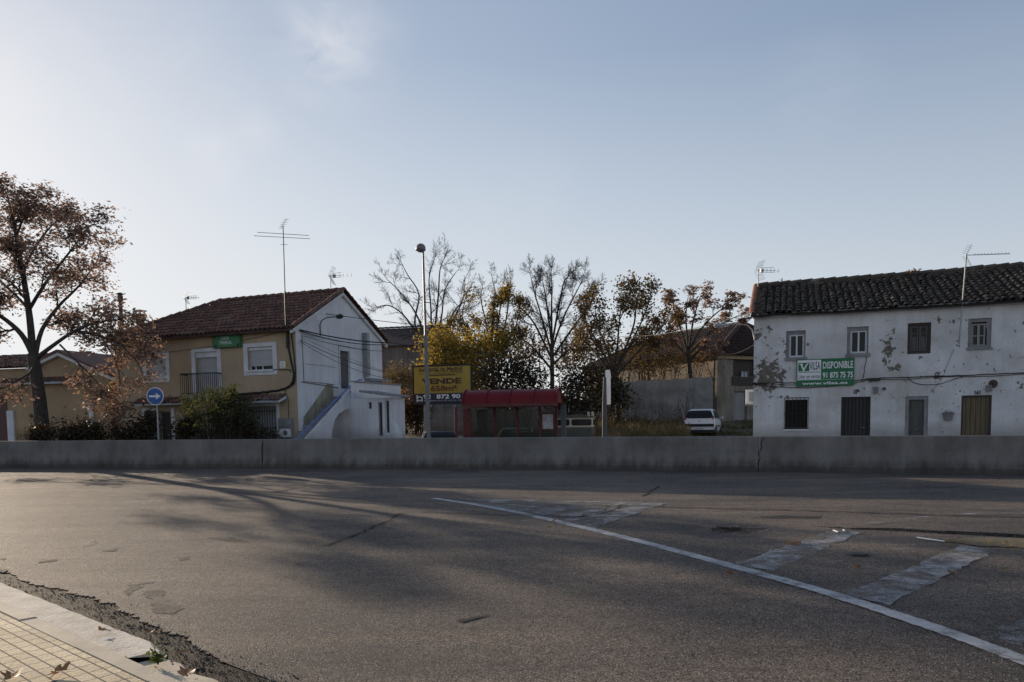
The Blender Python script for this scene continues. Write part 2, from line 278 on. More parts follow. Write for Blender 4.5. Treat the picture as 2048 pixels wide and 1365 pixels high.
# ------------------------------------------------------------------ mesh helpers
class MB:
    def __init__(s): s.v = []; s.f = []; s.mi = []; s.cur = 0; s.sm = []
    def add(s, vs, fs, smooth=False):
        o = len(s.v); s.v.extend(tuple(x) for x in vs)
        for f in fs: s.f.append(tuple(i + o for i in f)); s.mi.append(s.cur); s.sm.append(smooth)
    def box(s, x0, x1, y0, y1, z0, z1, rot=None):
        vs = [(x, y, z) for z in (z0, z1) for y in (y0, y1) for x in (x0, x1)]
        s.add(vs, [(0, 2, 3, 1), (4, 5, 7, 6), (0, 1, 5, 4), (2, 6, 7, 3), (0, 4, 6, 2), (1, 3, 7, 5)]); return s
    def bbox(s, x0, x1, y0, y1, z0, z1, b=.01):
        """box with chamfered long edges (front face towards -y)"""
        p = [(x0, y1), (x1, y1), (x1, y0 + b), (x1 - b, y0), (x0 + b, y0), (x0, y0 + b)]
        s.prism_z(p[::-1], z0, z1); return s
    def prism_z(s, poly, z0, z1):
        n = len(poly); vs = [(x, y, z0) for x, y in poly] + [(x, y, z1) for x, y in poly]
        s.add(vs, [tuple(range(n))[::-1], tuple(range(n, 2 * n))] + [(i, (i + 1) % n, n + (i + 1) % n, n + i) for i in range(n)]); return s
    def prism_y(s, poly, y0, y1):
        """poly in (x,z), extruded along y"""
        n = len(poly); vs = [(x, y0, z) for x, z in poly] + [(x, y1, z) for x, z in poly]
        s.add(vs, [tuple(range(n)), tuple(range(n, 2 * n))[::-1]] + [(i, n + i, n + (i + 1) % n, (i + 1) % n) for i in range(n)]); return s
    def prism_x(s, poly, x0, x1, smooth=False):
        """poly in (y,z), extruded along x"""
        n = len(poly); vs = [(x0, y, z) for y, z in poly] + [(x1, y, z) for y, z in poly]
        s.add(vs, [tuple(range(n)), tuple(range(n, 2 * n))[::-1]]); s.add(vs, [(i, n + i, n + (i + 1) % n, (i + 1) % n) for i in range(n)], smooth); return s
    def quad(s, a, b, c, d): s.add([a, b, c, d], [(0, 1, 2, 3)]); return s
    def tube(s, pts, rad, n=6, cap=True):
        pts = [Vector(p) for p in pts]; k = len(pts)
        if not hasattr(rad, '__len__'): rad = [rad] * k
        ref = None; vs = []
        for i, p in enumerate(pts):
            d = (pts[min(i + 1, k - 1)] - pts[max(i - 1, 0)])
            if d.length < 1e-9: d = Vector((0, 0, 1))
            d.normalize()
            if ref is None: ref = Vector((1, 0, 0)) if abs(d.x) < .8 else Vector((0, 1, 0))
            a = d.cross(ref).normalized(); ref = a.cross(d).normalized(); b = d.cross(a)
            for j in range(n):
                t = 2 * pi * j / n; vs.append(p + (a * cos(t) + b * sin(t)) * rad[i])
        fs = [(i * n + j, i * n + (j + 1) % n, (i + 1) * n + (j + 1) % n, (i + 1) * n + j) for i in range(k - 1) for j in range(n)]
        s.add(vs, fs, n > 4)
        if cap: s.add(vs[:n], [tuple(range(n))[::-1]]); s.add(vs[-n:], [tuple(range(n))])
        return s
    def bar(s, a, b, w, h=None):
        """square bar from a to b"""
        return s.tube([a, b], (w * .7071), 4)
    def lathe(s, prof, n=16, c=(0, 0, 0)):
        vs = [(c[0] + r * cos(2 * pi * j / n), c[1] + r * sin(2 * pi * j / n), c[2] + z) for r, z in prof for j in range(n)]
        s.add(vs, [(i * n + j, i * n + (j + 1) % n, (i + 1) * n + (j + 1) % n, (i + 1) * n + j) for i in range(len(prof) - 1) for j in range(n)], True); return s
    def disc_y(s, cx, cz, r, y0, y1, n=24):
        s.prism_y([(cx + r * cos(2 * pi * i / n), cz + r * sin(2 * pi * i / n)) for i in range(n)], y0, y1); return s
    def build(s, name, mat, parent=None, **kw):
        me = bpy.data.meshes.new(name); me.from_pydata(s.v, [], s.f)
        for mm in (mat if isinstance(mat, (list, tuple)) else [mat]): me.materials.append(MT[mm] if isinstance(mm, str) else mm)
        me.polygons.foreach_set('use_smooth', s.sm); me.polygons.foreach_set('material_index', s.mi); me.update()
        o = bpy.data.objects.new(name, me); COL.objects.link(o)
        if parent is not None: o.parent = parent
        for k, v in kw.items(): o[k] = v
        return o
def thing(name, label, cat, loc=(0, 0, 0), rz=0.0, group=None):
    o = bpy.data.objects.new(name, None); o.empty_display_size = .2; COL.objects.link(o); o.location = loc; o.rotation_euler = (0, 0, rz)
    o['label'] = label; o['category'] = cat
    if group: o['group'] = group
    return o
def tag(o, label, cat, group=None):
    o['label'] = label; o['category'] = cat
    if group: o['group'] = group
    return o
def copy_tree(o, parent=None):
    c = o.copy(); COL.objects.link(c)
    if parent is not None: c.parent = parent
    for ch in list(o.children): copy_tree(ch, c)
    return c
class Frame:
    """local frame of a facade: x along it (to the right), y into depth, z up"""
    def __init__(s, org, deg):
        s.o = Vector((org[0], org[1], org[2] if len(org) > 2 else 0)); s.a = radians(deg); s.ex = Vector((cos(s.a), sin(s.a), 0)); s.ey = Vector((-sin(s.a), cos(s.a), 0))
    def hit(s, px, py, y=0.0):
        q = ray(px, py); o = s.o + s.ey * y; t = (o - CAM).dot(s.ey) / q.dot(s.ey); p = CAM + q * t - s.o
        return p.dot(s.ex), p.z
    def hitx(s, px, py, x=0.0):
        q = ray(px, py); o = s.o + s.ex * x; t = (o - CAM).dot(s.ex) / q.dot(s.ex); p = CAM + q * t - s.o
        return p.dot(s.ey), p.z
    def loc(s, p): p = Vector(p) - s.o; return Vector((p.dot(s.ex), p.dot(s.ey), p.z))
    def rect(s, x0, y0, x1, y1, y=0.0):
        """pixel rectangle (any two corners) -> u0,u1,z0,z1 taken at its centre lines"""
        u0 = s.hit(x0, (y0 + y1) / 2, y)[0]; u1 = s.hit(x1, (y0 + y1) / 2, y)[0]
        return (u0, u1, s.hit((x0 + x1) / 2, y1, y)[1], s.hit((x0 + x1) / 2, y0, y)[1])
def wall(mb, u0, u1, z0, z1, holes, y=0.0, d=0.18):
    us = sorted(set([u0, u1] + [h[i] for h in holes for i in (0, 1)])); zs = sorted(set([z0, z1] + [h[i] for h in holes for i in (2, 3)]))
    for a, b in zip(us, us[1:]):
        for c, e in zip(zs, zs[1:]):
            cu, cz = (a + b) / 2, (c + e) / 2
            if any(h[0] < cu < h[1] and h[2] < cz < h[3] for h in holes): continue
            mb.quad((a, y, c), (b, y, c), (b, y, e), (a, y, e))
    for a, b, c, e in [h[:4] for h in holes]:
        mb.quad((a, y, c), (a, y, e), (a, y + d, e), (a, y + d, c)); mb.quad((b, y, c), (b, y + d, c), (b, y + d, e), (b, y, e))
        mb.quad((a, y, e), (b, y, e), (b, y + d, e), (a, y + d, e)); mb.quad((a, y, c), (a, y + d, c), (b, y + d, c), (b, y, c))
def framebars(mb, u0, u1, z0, z1, w, y0, y1, vb=(), hb=()):
    mb.box(u0, u0 + w, y0, y1, z0, z1); mb.box(u1 - w, u1, y0, y1, z0, z1); mb.box(u0 + w, u1 - w, y0, y1, z1 - w, z1); mb.box(u0 + w, u1 - w, y0, y1, z0, z0 + w)
    for t in vb: c = u0 + (u1 - u0) * t; mb.box(c - w / 2, c + w / 2, y0 + .004, y1 - .004, z0 + w, z1 - w)
    for t in hb: c = z0 + (z1 - z0) * t; mb.box(u0 + w, u1 - w, y0 + .008, y1 - .008, c - w / 3, c + w / 3)
def text(body, box, y, mat, parent, bold=0.0, name='lettering', depth=.004, slant=0):
    """lettering standing on a facade-parallel plane, fitted to box (u0,u1,z0,z1)"""
    cu = bpy.data.curves.new('t', 'FONT'); cu.body = body; cu.size = 1; cu.offset = bold; cu.resolution_u = 3
    o = bpy.data.objects.new('t', cu); COL.objects.link(o)
    me = bpy.data.meshes.new_from_object(o.evaluated_get(bpy.context.evaluated_depsgraph_get()))
    bpy.data.objects.remove(o); bpy.data.curves.remove(cu)
    vs = [v.co.copy() for v in me.vertices]; fs = [tuple(p.vertices) for p in me.polygons]; bpy.data.meshes.remove(me)
    x0 = min(v.x for v in vs); x1 = max(v.x for v in vs); y0 = min(v.y for v in vs); y1 = max(v.y for v in vs)
    mb = MB(); mb.add([(box[0] + (v.x - x0) / (x1 - x0) * (box[1] - box[0]), y, box[2] + (v.y - y0) / (y1 - y0) * (box[3] - box[2])) for v in vs], fs)
    return mb.build(name, mat, parent)
def tiles(mb, O, U, S, lu, ls, pitch=.22, course=.33, r=.085, inside=None, sag=None, jit=.012, seed=1, seg=5, rs=None):
    """rows of curved clay cover tiles over a roof plane; O eave corner, U along the eave, S up the slope"""
    rr = random.Random(seed); O = Vector(O); U = Vector(U).normalized(); S = Vector(S).normalized(); Nn = U.cross(S).normalized()
    if Nn.z < 0: Nn = -Nn
    nc = int(lu / pitch); nr = int(ls / course + .999)
    for i in range(nc):
        u = (i + .5) * lu / nc; du = rr.uniform(-jit, jit)
        for j in range(nr):
            s0 = j * course; s1 = min(s0 + course * 1.22, ls + .03)
            if inside and not inside(u, (s0 + s1) / 2): continue
            sg = sag(u, s0) if sag else 0; sg1 = sag(u, s1) if sag else 0
            k = rr.uniform(-jit, jit) + du; k2 = rr.uniform(-jit, jit) * .6; h = rr.uniform(0, jit); ps = rr.uniform(-jit, jit) * 2.2
            vs = []
            for (s_, r_, lift, kk, g) in ((s0 - .02 + ps, r, .040 + h, k + k2, sg), (s1, r * .8, .012, k - k2, sg1)):
                for q in range(seg + 1):
                    t = pi * q / seg; vs.append(O + U * (u + kk + cos(t) * r_) + S * s_ + Nn * (sin(t) * r_ + lift + g))
            n = seg + 1
            fs = [(q, q + 1, n + q + 1, n + q) for q in range(seg)]
            # thickness of the lower lip
            base = len(vs)
            for q in range(seg + 1):
                t = pi * q / seg; vs.append(O + U * (u + k + k2 + cos(t) * r * .8) + S * (s0 - .02 + ps) + Nn * (sin(t) * r * .8 + .040 + h + sg))
            fs += [(q, base + q, base + q + 1, q + 1) for q in range(seg)]
            mb.add(vs, fs, True)
def ridge(mb, a, b, r=.11, step=.36, seed=3, n=6, zoff=.02):
    rr = random.Random(seed); a = Vector(a); b = Vector(b); d = b - a; k = max(1, int(d.length / step)); dn = d.normalized()
    sd = Vector((dn.y, -dn.x, 0)).normalized(); up = sd.cross(dn).normalized()
    if up.z < 0: up = -up
    for i in range(k):
        p0 = a + d * (i / k); p1 = a + d * min(1, (i + 1.18) / k); vs = []
        for p, rad, l in ((p0, r * .86, 0), (p1, r, .025)):
            for q in range(n + 1):
                t = pi * q / n; vs.append(p + sd * cos(t) * rad + up * (sin(t) * rad + l + zoff + rr.uniform(-.006, .006)))
        mb.add(vs, [(q, q + 1, n + 2 + q, n + 1 + q) for q in range(n)], True)
        mb.add([vs[n + 1 + q] for q in range(n + 1)], [tuple(range(n + 1))])
def struct(name, mb, mat, label=None):
    o = mb.build(name, mat); o['kind'] = 'structure'
    return o
def catmull(P, k):
    out = []
    for i in range(len(P) - 1):
        p0 = P[max(i - 1, 0)]; p1 = P[i]; p2 = P[i + 1]; p3 = P[min(i + 2, len(P) - 1)]
        for j in range(k):
            t = j / k; out.append(.5 * ((2 * p1) + (-p0 + p2) * t + (2 * p0 - 5 * p1 + 4 * p2 - p3) * t * t + (-p0 + 3 * p1 - 3 * p2 + p3) * t ** 3))
    out.append(P[-1].copy()); return out
# ------------------------------------------------------------------ sky, sun
SUN_EL, SUN_AZ = radians(14.5), radians(-44)     # azimuth from the view axis, to the left
sd = Vector((sin(SUN_AZ) * cos(SUN_EL), cos(SUN_AZ) * cos(SUN_EL), sin(SUN_EL)))
sl = bpy.data.lights.new('sun', 'SUN'); sl.energy = 5.0; sl.angle = radians(.55); sl.color = (1, .82, .62)
so = bpy.data.objects.new('sun', sl); COL.objects.link(so); so.rotation_euler = (-sd).to_track_quat('-Z', 'Y').to_euler(); so.location = sd * 60
wd = bpy.data.worlds.new('World'); scene.world = wd; wd.use_nodes = True; nt = wd.node_tree; bg = nt.nodes['Background']
sky = N(nt, 'ShaderNodeTexSky', sky_type='NISHITA'); sky.sun_disc = False; sky.sun_elevation = SUN_EL; sky.sun_rotation = SUN_AZ
sky.altitude = 600; sky.air_density = 1.0; sky.dust_density = 1.0; sky.ozone_density = 1.2
tc = N(nt, 'ShaderNodeTexCoord').outputs['Generated']
hs = N(nt, 'ShaderNodeHueSaturation'); hs.inputs['Saturation'].default_value = .76; L(nt, sky.outputs[0], hs.inputs['Color'])
skyc = mixc(nt, 1.0, hs.outputs[0], (.90, .97, 1.13), 'MULTIPLY')
# soft compression of the glare round the sun, as a phone camera does:  c / (1 + c/k)
sc_ = N(nt, 'ShaderNodeVectorMath', operation='MULTIPLY_ADD'); L(nt, skyc, sc_.inputs[0]); sc_.inputs[1].default_value = (.19,) * 3; sc_.inputs[2].default_value = (1, 1, 1)
dv = N(nt, 'ShaderNodeVectorMath', operation='DIVIDE'); L(nt, skyc, dv.inputs[0]); L(nt, sc_.outputs[0], dv.inputs[1])
col = mixc(nt, 1.0, dv.outputs[0], (1.72, 1.72, 1.74), 'MULTIPLY')
sx = N(nt, 'ShaderNodeSeparateXYZ'); L(nt, tc, sx.inputs[0])
hf = N(nt, 'ShaderNodeMath', operation='MULTIPLY_ADD'); L(nt, sx.outputs[0], hf.inputs[0]); hf.inputs[1].default_value = -.30; hf.inputs[2].default_value = .78
hm_ = N(nt, 'ShaderNodeMath', operation='MULTIPLY'); L(nt, ramp(nt, sx.outputs[2], -.02, .42, (.92,) * 3, (0, 0, 0)), hm_.inputs[0]); L(nt, hf.outputs[0], hm_.inputs[1])
col = mixc(nt, hm_.outputs[0], col, (5.75, 5.88, 6.0))      # pale haze low over the horizon
# a few faint wisps of cloud at their places in the sky
mp = N(nt, 'ShaderNodeMapping'); mp.inputs['Scale'].default_value = (3.2, 3.2, 6.5); mp.inputs['Rotation'].default_value = (0, radians(28), 0); L(nt, tc, mp.inputs[0])
wn = N(nt, 'ShaderNodeTexNoise'); wn.inputs['Scale'].default_value = 3.4; wn.inputs['Detail'].default_value = 9; wn.inputs['Roughness'].default_value = .62; wn.inputs['Distortion'].default_value = .5; L(nt, mp.outputs[0], wn.inputs['Vector'])
acc = None
for px, py, rad, s in ((680, 80, .10, 1.0), (640, 110, .07, .8), (430, 315, .05, .9), (515, 262, .035, .8), (10, 175, .055, 1.1), (1640, 165, .08, .35), (1095, 365, .06, .25), (250, 60, .22, .35), (1000, 400, .10, .2)):
    c = ray(px, py).normalized()
    ds = N(nt, 'ShaderNodeVectorMath', operation='DISTANCE'); L(nt, tc, ds.inputs[0]); ds.inputs[1].default_value = c
    mr = N(nt, 'ShaderNodeMapRange'); mr.interpolation_type = 'SMOOTHSTEP'; mr.inputs[1].default_value = rad; mr.inputs[2].default_value = 0; mr.inputs[3].default_value = 0; mr.inputs[4].default_value = s; L(nt, ds.outputs['Value'], mr.inputs[0])
    if acc is None: acc = mr.outputs[0]
    else:
        a = N(nt, 'ShaderNodeMath', operation='ADD'); L(nt, acc, a.inputs[0]); L(nt, mr.outputs[0], a.inputs[1]); acc = a.outputs[0]
wc = ramp(nt, wn.outputs[0], .30, .80)
wm = N(nt, 'ShaderNodeMath', operation='MULTIPLY'); L(nt, acc, wm.inputs[0]); L(nt, wc, wm.inputs[1])
hz = N(nt, 'ShaderNodeMath', operation='MULTIPLY'); L(nt, wm.outputs[0], hz.inputs[0]); hz.inputs[1].default_value = .46; hz.use_clamp = True
col = mixc(nt, hz.outputs[0], col, (6.1, 6.1, 6.3))
L(nt, col, bg.inputs[0]); bg.inputs[1].default_value = .14
scene.view_settings.view_transform = 'Standard'; scene.view_settings.look = 'None'; scene.view_settings.exposure = 0
scene.render.engine = 'CYCLES'
# ------------------------------------------------------------------ terrain, roads, barrier
def ss(a, b, x): t = min(1, max(0, (x - a) / (b - a))); return t * t * (3 - 2 * t)
def gz(x, y):
    """ground height: flat by the road, rising gently into the lots behind"""
    s = ss(30.5, 53, y - .18 * max(0, -x - 6)) * 1.45
    return s - .02 + (.05 * noise.noise(Vector((x * .5, y * .5, 0))) if y > 26 else 0)
mb = MB()
xs = [-900, -400, -200, -120, -80] + [-60 + 1.5 * i for i in range(81)] + [80, 120, 200, 400, 900]
ys = [-300, -100, -50, -25, 0, 10, 20] + [24 + 1.0 * i for i in range(44)] + [72, 80, 100, 150, 300, 700, 2000]
mb.add([(x, y, gz(x, y)) for y in ys for x in xs], [(j * len(xs) + i, j * len(xs) + i + 1, (j + 1) * len(xs) + i + 1, (j + 1) * len(xs) + i) for j in range(len(ys) - 1) for i in range(len(xs) - 1)], True)
struct('ground', mb, 'earth')
BP = [Vector((-60, 35.6, 0)), Vector((-40, 31.6, 0))] + [gr(x, y) for x, y in ((0, 937.5), (400, 938), (760, 938.5), (1160, 940.5), (1560, 945), (2048, 951))] + [Vector((22, 15.0, 0)), Vector((34, 9.8, 0)), Vector((60, -2, 0))]
BL = catmull(BP, 6)
BN = []
for i, p in enumerate(BL):
    d = BL[min(i + 1, len(BL) - 1)] - BL[max(i - 1, 0)]; BN.append(Vector((d.y, -d.x, 0)).normalized())   # towards the camera
def strip_along(mb, pts, nrm, prof, smooth=False):
    """sweep a profile of (offset towards the camera, z) along the barrier line"""
    k = len(prof); vs = [p + n * o + Vector((0, 0, z)) for p, n in zip(pts, nrm) for o, z in prof]
    mb.add(vs, [(i * k + j, (i + 1) * k + j, (i + 1) * k + j + 1, i * k + j + 1) for i in range(len(pts) - 1) for j in range(k - 1)], smooth)
bar = thing('concrete_barrier', 'long low grey concrete wall running along the far edge of the road', 'barrier', (0, 0, 0))
JN = [gr(525, 938)[0], gr(1517, 944.5)[0]]
def bseg(a, b):
    """barrier points between x=a and x=b"""
    out = []; nn = []
    for i in range(len(BL) - 1):
        p, q = BL[i], BL[i + 1]
        for t in [k / 4 for k in range(4)]:
            v = p.lerp(q, t)
            if a <= v.x <= b: out.append(v); nn.append(BN[i].lerp(BN[i + 1], t).normalized())
    return out, nn
def bat(x):
    for i in range(len(BL) - 1):
        p, q = BL[i], BL[i + 1]
        if p.x <= x <= q.x: return p.lerp(q, (x - p.x) / (q.x - p.x)), BN[i]
prof = [(0.0, 0.0), (0.0, .17), (-.03, .20), (-.075, .55), (-.10, .965), (-.125, .99), (-.345, .99), (-.37, .965), (-.40, .5), (-.46, .2), (-.48, 0)]
edges = [-59.9] + JN + [59.9]
for a, b in zip(edges, edges[1:]):
    P_, N_ = bseg(a + .02, b - .02)
    for xx, pos in ((a + .012, 0), (b - .012, len(P_) + 1)):
        pb, nb = bat(xx); P_.insert(pos, pb); N_.insert(pos, nb)
    mb = MB(); strip_along(mb, P_, N_, prof)
    k = len(prof); mb.add(mb.v[:k], [tuple(range(k))]); mb.add(mb.v[len(P_) * k - k:len(P_) * k], [tuple(range(k))[::-1]])
    mb.build('wall_section', 'barrier', bar)
def on_bar(px, py):
    """point on the barrier face seen at a pixel"""
    p, n = bat(gr(px, 939)[0]); q = ray(px, py); t = (p - n * .06 - CAM).dot(n) / q.dot(n); return CAM + q * t
def scrawl(name, pl, w, mat, parent):
    mb = MB()
    for pts in pl: mb.tube([on_bar(x, y) + Vector((0.002, -.032, 0)) for x, y in pts], w, 4)
    return mb.build(name, mat, parent)
for pl in ([(1526, 874), (1521, 886), (1523, 895), (1516, 906), (1519, 918), (1514, 930), (1516, 941)], [(526, 882), (524, 900), (525, 926)]): scrawl('crack', [pl], .012, 'crack', bar)
for pl in ([(10, 908), (12, 896), (18, 896), (18, 910)], [(26, 900), (30, 893), (38, 894), (36, 902), (28, 906), (38, 910)], [(50, 896), (48, 906), (58, 909)], [(80, 898), (76, 906), (86, 910), (94, 900), (92, 893)]): scrawl('graffiti', [pl], .006, 'greytrim', bar)
# road surface: the rough lower layer everywhere, a newer overlay with a broken edge near the kerb
def fan(name, poly, z, mat):
    mb = MB(); mb.add([(x, y, z) for x, y in poly], [tuple(range(len(poly)))]); return struct(name, mb, mat)
far = [(p.x, p.y) for p in (BL[i] - BN[i] * 4.2 for i in range(len(BL)))]
fan('road_base', [(-60, -30), (60, -30)] + far[::-1], 0.0, 'road_low')
K0 = gr(0, 1202, .12); K1 = gr(342, 1355, .12); kd = (K1 - K0).normalized(); KA = atan2(kd.y, kd.x)
KF = Frame((K0.x, K0.y, 0), math.degrees(KA))
rag = [(-300, 1145), (-120, 1150), (0, 1139), (20, 1146), (45, 1163), (80, 1170), (120, 1178), (150, 1190), (185, 1194), (205, 1206), (228, 1206), (240, 1222), (262, 1227), (290, 1246), (312, 1250), (330, 1264), (350, 1268), (372, 1276), (388, 1292), (420, 1305), (440, 1318), (470, 1328), (500, 1338), (530, 1352), (570, 1372), (660, 1410)]
rg = []
for (x0, y0), (x1, y1) in zip(rag, rag[1:]):
    for t in range(9):
        q = gr(x0 + (x1 - x0) * t / 9, y0 + (y1 - y0) * t / 9, .010); a = .035 if x0 >= 0 else .0
        rg.append((q.x + R_.uniform(-a, a) * R_.random(), q.y + R_.uniform(-a, a)))
last = Vector((rg[-1][0], rg[-1][1], 0))
near = [(p.x, p.y) for p in (BL[i] + BN[i] * .10 for i in range(len(BL)))]
poly = [(-60, 20)] + rg + [(last.x + 4 * kd.x, last.y + 4 * kd.y), (8, -6), (20, -30), (60, -30)] + near[::-1]
mb = MB(); n = len(poly); mb.add([(x, y, .010 - .0075 * ss(len(rg) - 50, len(rg) - 4, i) * (i < len(rg) + 1)) for i, (x, y) in enumerate(poly)], [tuple(range(n))])
mb.add([(x, y, (.010 - .0075 * ss(len(rg) - 50, len(rg) - 4, i) * (i < len(rg) + 1)) * z) for z in (1, 0) for i, (x, y) in enumerate(poly[:len(rg) + 2])], [(i, i + 1, len(rg) + 3 + i, len(rg) + 2 + i) for i in range(len(rg) + 1)])
struct('road', mb, 'road')
RZ = .010
# the far lane's own overlay ends in a low step on the right
st = [(1640, 1054), (1700, 1058.5), (1790, 1062), (1880, 1067), (1960, 1070), (2048, 1075), (2200, 1083), (2500, 1100)]
mb = MB(); fr = []; bk = []
for i, (x, y) in enumerate(st):
    for t in range(4 if i < len(st) - 1 else 1):
        x2, y2 = (x, y) if i == len(st) - 1 else (x + (st[i + 1][0] - x) * t / 4, y + (st[i + 1][1] - y) * t / 4)
        q = gr(x2, y2, RZ); h = .032 * min(1, (x2 - 1625) / 160) * (1 - ss(2120, 2420, x2)); q.y += R_.uniform(-.02, .02); fr.append((q.x, q.y, RZ + .004 + h)); bk.append((q.x + .55, q.y + 1.25, RZ + .004))
k = len(fr)
mb.add(fr + bk, [(i, i + 1, k + i + 1, k + i) for i in range(k - 1)], True); mb.add([(x, y, RZ - .01) for x, y, z in fr] + fr, [(i, i + 1, k + i + 1, k + i) for i in range(k - 1)])
struct('lane_overlay', mb, 'road')
# loose grit and crumbled asphalt along the broken edge
rr = random.Random(61); mb = MB()
for k in range(1500):
    i = rr.randrange(len(rg) - 1); a_ = Vector((rg[i][0], rg[i][1], 0)); o_ = abs(rr.gauss(0, .16)) * (-1 if rr.random() < .8 else .5); p = a_ + Vector((.65, .75, 0)) * o_ + Vector((rr.uniform(-.05, .05), rr.uniform(-.05, .05), .004)); s = rr.uniform(.003, .011) * (1.6 if rr.random() < .08 else 1)
    c = [p + Vector((rr.uniform(.6, 1.2) * s * cos(t), rr.uniform(.6, 1.2) * s * sin(t), 0)) for t in (0, 1.6, 3.1, 4.7)] + [p + Vector((0, 0, s * rr.uniform(.7, 1.4)))]
    mb.add(c, [(0, 1, 4), (1, 2, 4), (2, 3, 4), (3, 0, 4)])
o = mb.build('loose_grit', 'grit'); o['kind'] = 'stuff'; tag(o, 'crumbled asphalt grit scattered along the broken road edge by the kerb', 'grit')
# far pavement in front of the houses
mb = MB(); strip_along(mb, BL, BN, [(-4.2, -.02), (-4.2, .12), (-4.5, .12), (-6.2, .12), (-6.2, -.05)]); struct('pavement', mb, 'pave_far')
# markings
def band(name, centre, w, z, mat, n=24, pix=None):
    pts = [gr(x, y, z) for x, y in centre]; pts = catmull(pts, n); l = []; r = []
    for i, p in enumerate(pts):
        d = (pts[min(i + 1, len(pts) - 1)] - pts[max(i - 1, 0)]).normalized(); nn = Vector((-d.y, d.x, 0)); j1, j2 = R_.uniform(-.008, .008), R_.uniform(-.008, .008); l.append(p + nn * (w / 2 + j1)); r.append(p - nn * (w / 2 + j2))
    mb = MB(); k = len(pts); mb.add(l + r, [(i, k + i, k + i + 1, i + 1) for i in range(k - 1)]); return struct(name, mb, mat)
def pxpoly(name, pts, z, mat):
    rr = random.Random(len(name) + int(pts[0][0])); P = [gr(x, y, z) for x, y in pts]; out = []
    for i, a in enumerate(P):
        b = P[(i + 1) % len(P)]
        for t in range(24): q = a.lerp(b, t / 24); nv = noise.noise_vector(q * 6); out.append(q + Vector((nv.x * .05 + rr.uniform(-.012, .012), nv.y * .05 + rr.uniform(-.012, .012), 0)))
    mb = MB(); mb.add(out, [tuple(range(len(out)))]); return struct(name, mb, mat)
band('edge_line', [(868, 997), (950, 1009), (1040, 1026), (1200, 1063), (1350, 1101), (1500, 1142), (1650, 1184), (1830, 1242), (2010, 1306), (2300, 1420)], .165, RZ + .004, 'line')
pxpoly('hatch_bar', [(880, 996), (1100, 1000), (1335, 1006), (1190, 1056), (1100, 1037), (980, 1014)], RZ + .008, 'worn2')
pxpoly('hatch_bar', [(1215, 1004), (1335, 1006), (1190, 1056), (1120, 1042)], RZ + .011, 'worn2')
pxpoly('hatch_bar', [(1470, 1128), (1660, 1061), (1725, 1064), (1545, 1142)], RZ + .008, 'worn')
pxpoly('hatch_bar', [(1690, 1188), (1925, 1091), (1993, 1101), (1776, 1211)], RZ + .008, 'worn')
pxpoly('hatch_bar', [(1985, 1268), (2100, 1205), (2230, 1222), (2070, 1312)], RZ + .008, 'worn2')
band('lane_line', [(1690, 1056), (1760, 1044), (1830, 1035), (1900, 1029), (2000, 1027), (2200, 1026)], .14, RZ + .042, 'worn2')
band('lane_line', [(-100, 950), (300, 953.5), (700, 960), (1000, 964), (1400, 972), (1700, 976), (2048, 985), (2300, 992)], .07, RZ + .004, 'worn2')
band('lane_line', [(-100, 1010), (30, 1008), (60, 1008)], .06, RZ + .004, 'worn2')
def crack(pts, w, seed=1):
    rr = random.Random(seed); P = [gr(x, y, RZ + .012) for x, y in pts]; out = []
    for a, b in zip(P, P[1:]):
        k = max(2, int((b - a).length / .12))
        for i in range(k): q = a.lerp(b, i / k); out.append(q + Vector((rr.uniform(-.035, .035), rr.uniform(-.045, .045), 0)))
    out.append(P[-1]); l = []; r = []
    for i, p in enumerate(out):
        d = (out[min(i + 1, len(out) - 1)] - out[max(i - 1, 0)]).normalized(); nn = Vector((-d.y, d.x, 0)); ww = w * 1.7 * rr.uniform(.3, 1.1) * (.25 if i in (0, len(out) - 1) else 1)
        l.append(p + nn * ww / 2); r.append(p - nn * ww / 2)
    mb = MB(); k = len(out); mb.add(l + r, [(i, k + i, k + i + 1, i + 1) for i in range(k - 1)]); return struct('road_crack', mb, 'crack')
crack([(640, 1093), (668, 1084), (690, 1075), (722, 1066), (745, 1054), (776, 1042), (790, 1030), (815, 1023)], .030, 1)
crack([(815, 1023), (1000, 1029), (1162, 1033), (1192, 1029), (1222, 1021), (1242, 1009)], .030, 2)
crack([(1185, 1009.5), (1300, 1013), (1400, 1016), (1600, 1021), (1800, 1027), (1900, 1030.5), (2048, 1034.5), (2300, 1043)], .045, 3)
crack([(1285, 992), (1318, 972)], .04, 4); crack([(540, 986), (575, 979), (612, 972)], .04, 5); crack([(1195, 1027), (1222, 1012)], .03, 8)
crack([(580, 1133), (610, 1124)], .02, 6)
def dent(pts, mat='patch', seed=1):
    """ragged low patch where the top layer is worn away"""
    rr = random.Random(seed); P = [gr(x, y, RZ + .004) for x, y in pts]; out = []
    for i, a in enumerate(P):
        b = P[(i + 1) % len(P)]
        for t in range(12): q = a.lerp(b, t / 12); s = min(.03, (b - a).length * .09); nv = noise.noise_vector(q * 9 + Vector((seed, 0, 0))); out.append(q + Vector((nv.x, nv.y, 0)) * s * 2 + Vector((rr.uniform(-s, s), rr.uniform(-s, s), 0)) * .35)
    mb = MB(); mb.add(out, [tuple(range(len(out)))]); return struct('road_patch', mb, mat)
dent([(74, 1124), (116, 1117), (114, 1121), (78, 1127)], 'crack', 1)
dent([(245, 1186), (262, 1168), (290, 1165), (318, 1163), (286, 1168), (262, 1192)], seed=2); dent([(285, 1182), (325, 1178), (330, 1200), (370, 1215), (340, 1232), (308, 1220)], seed=3)
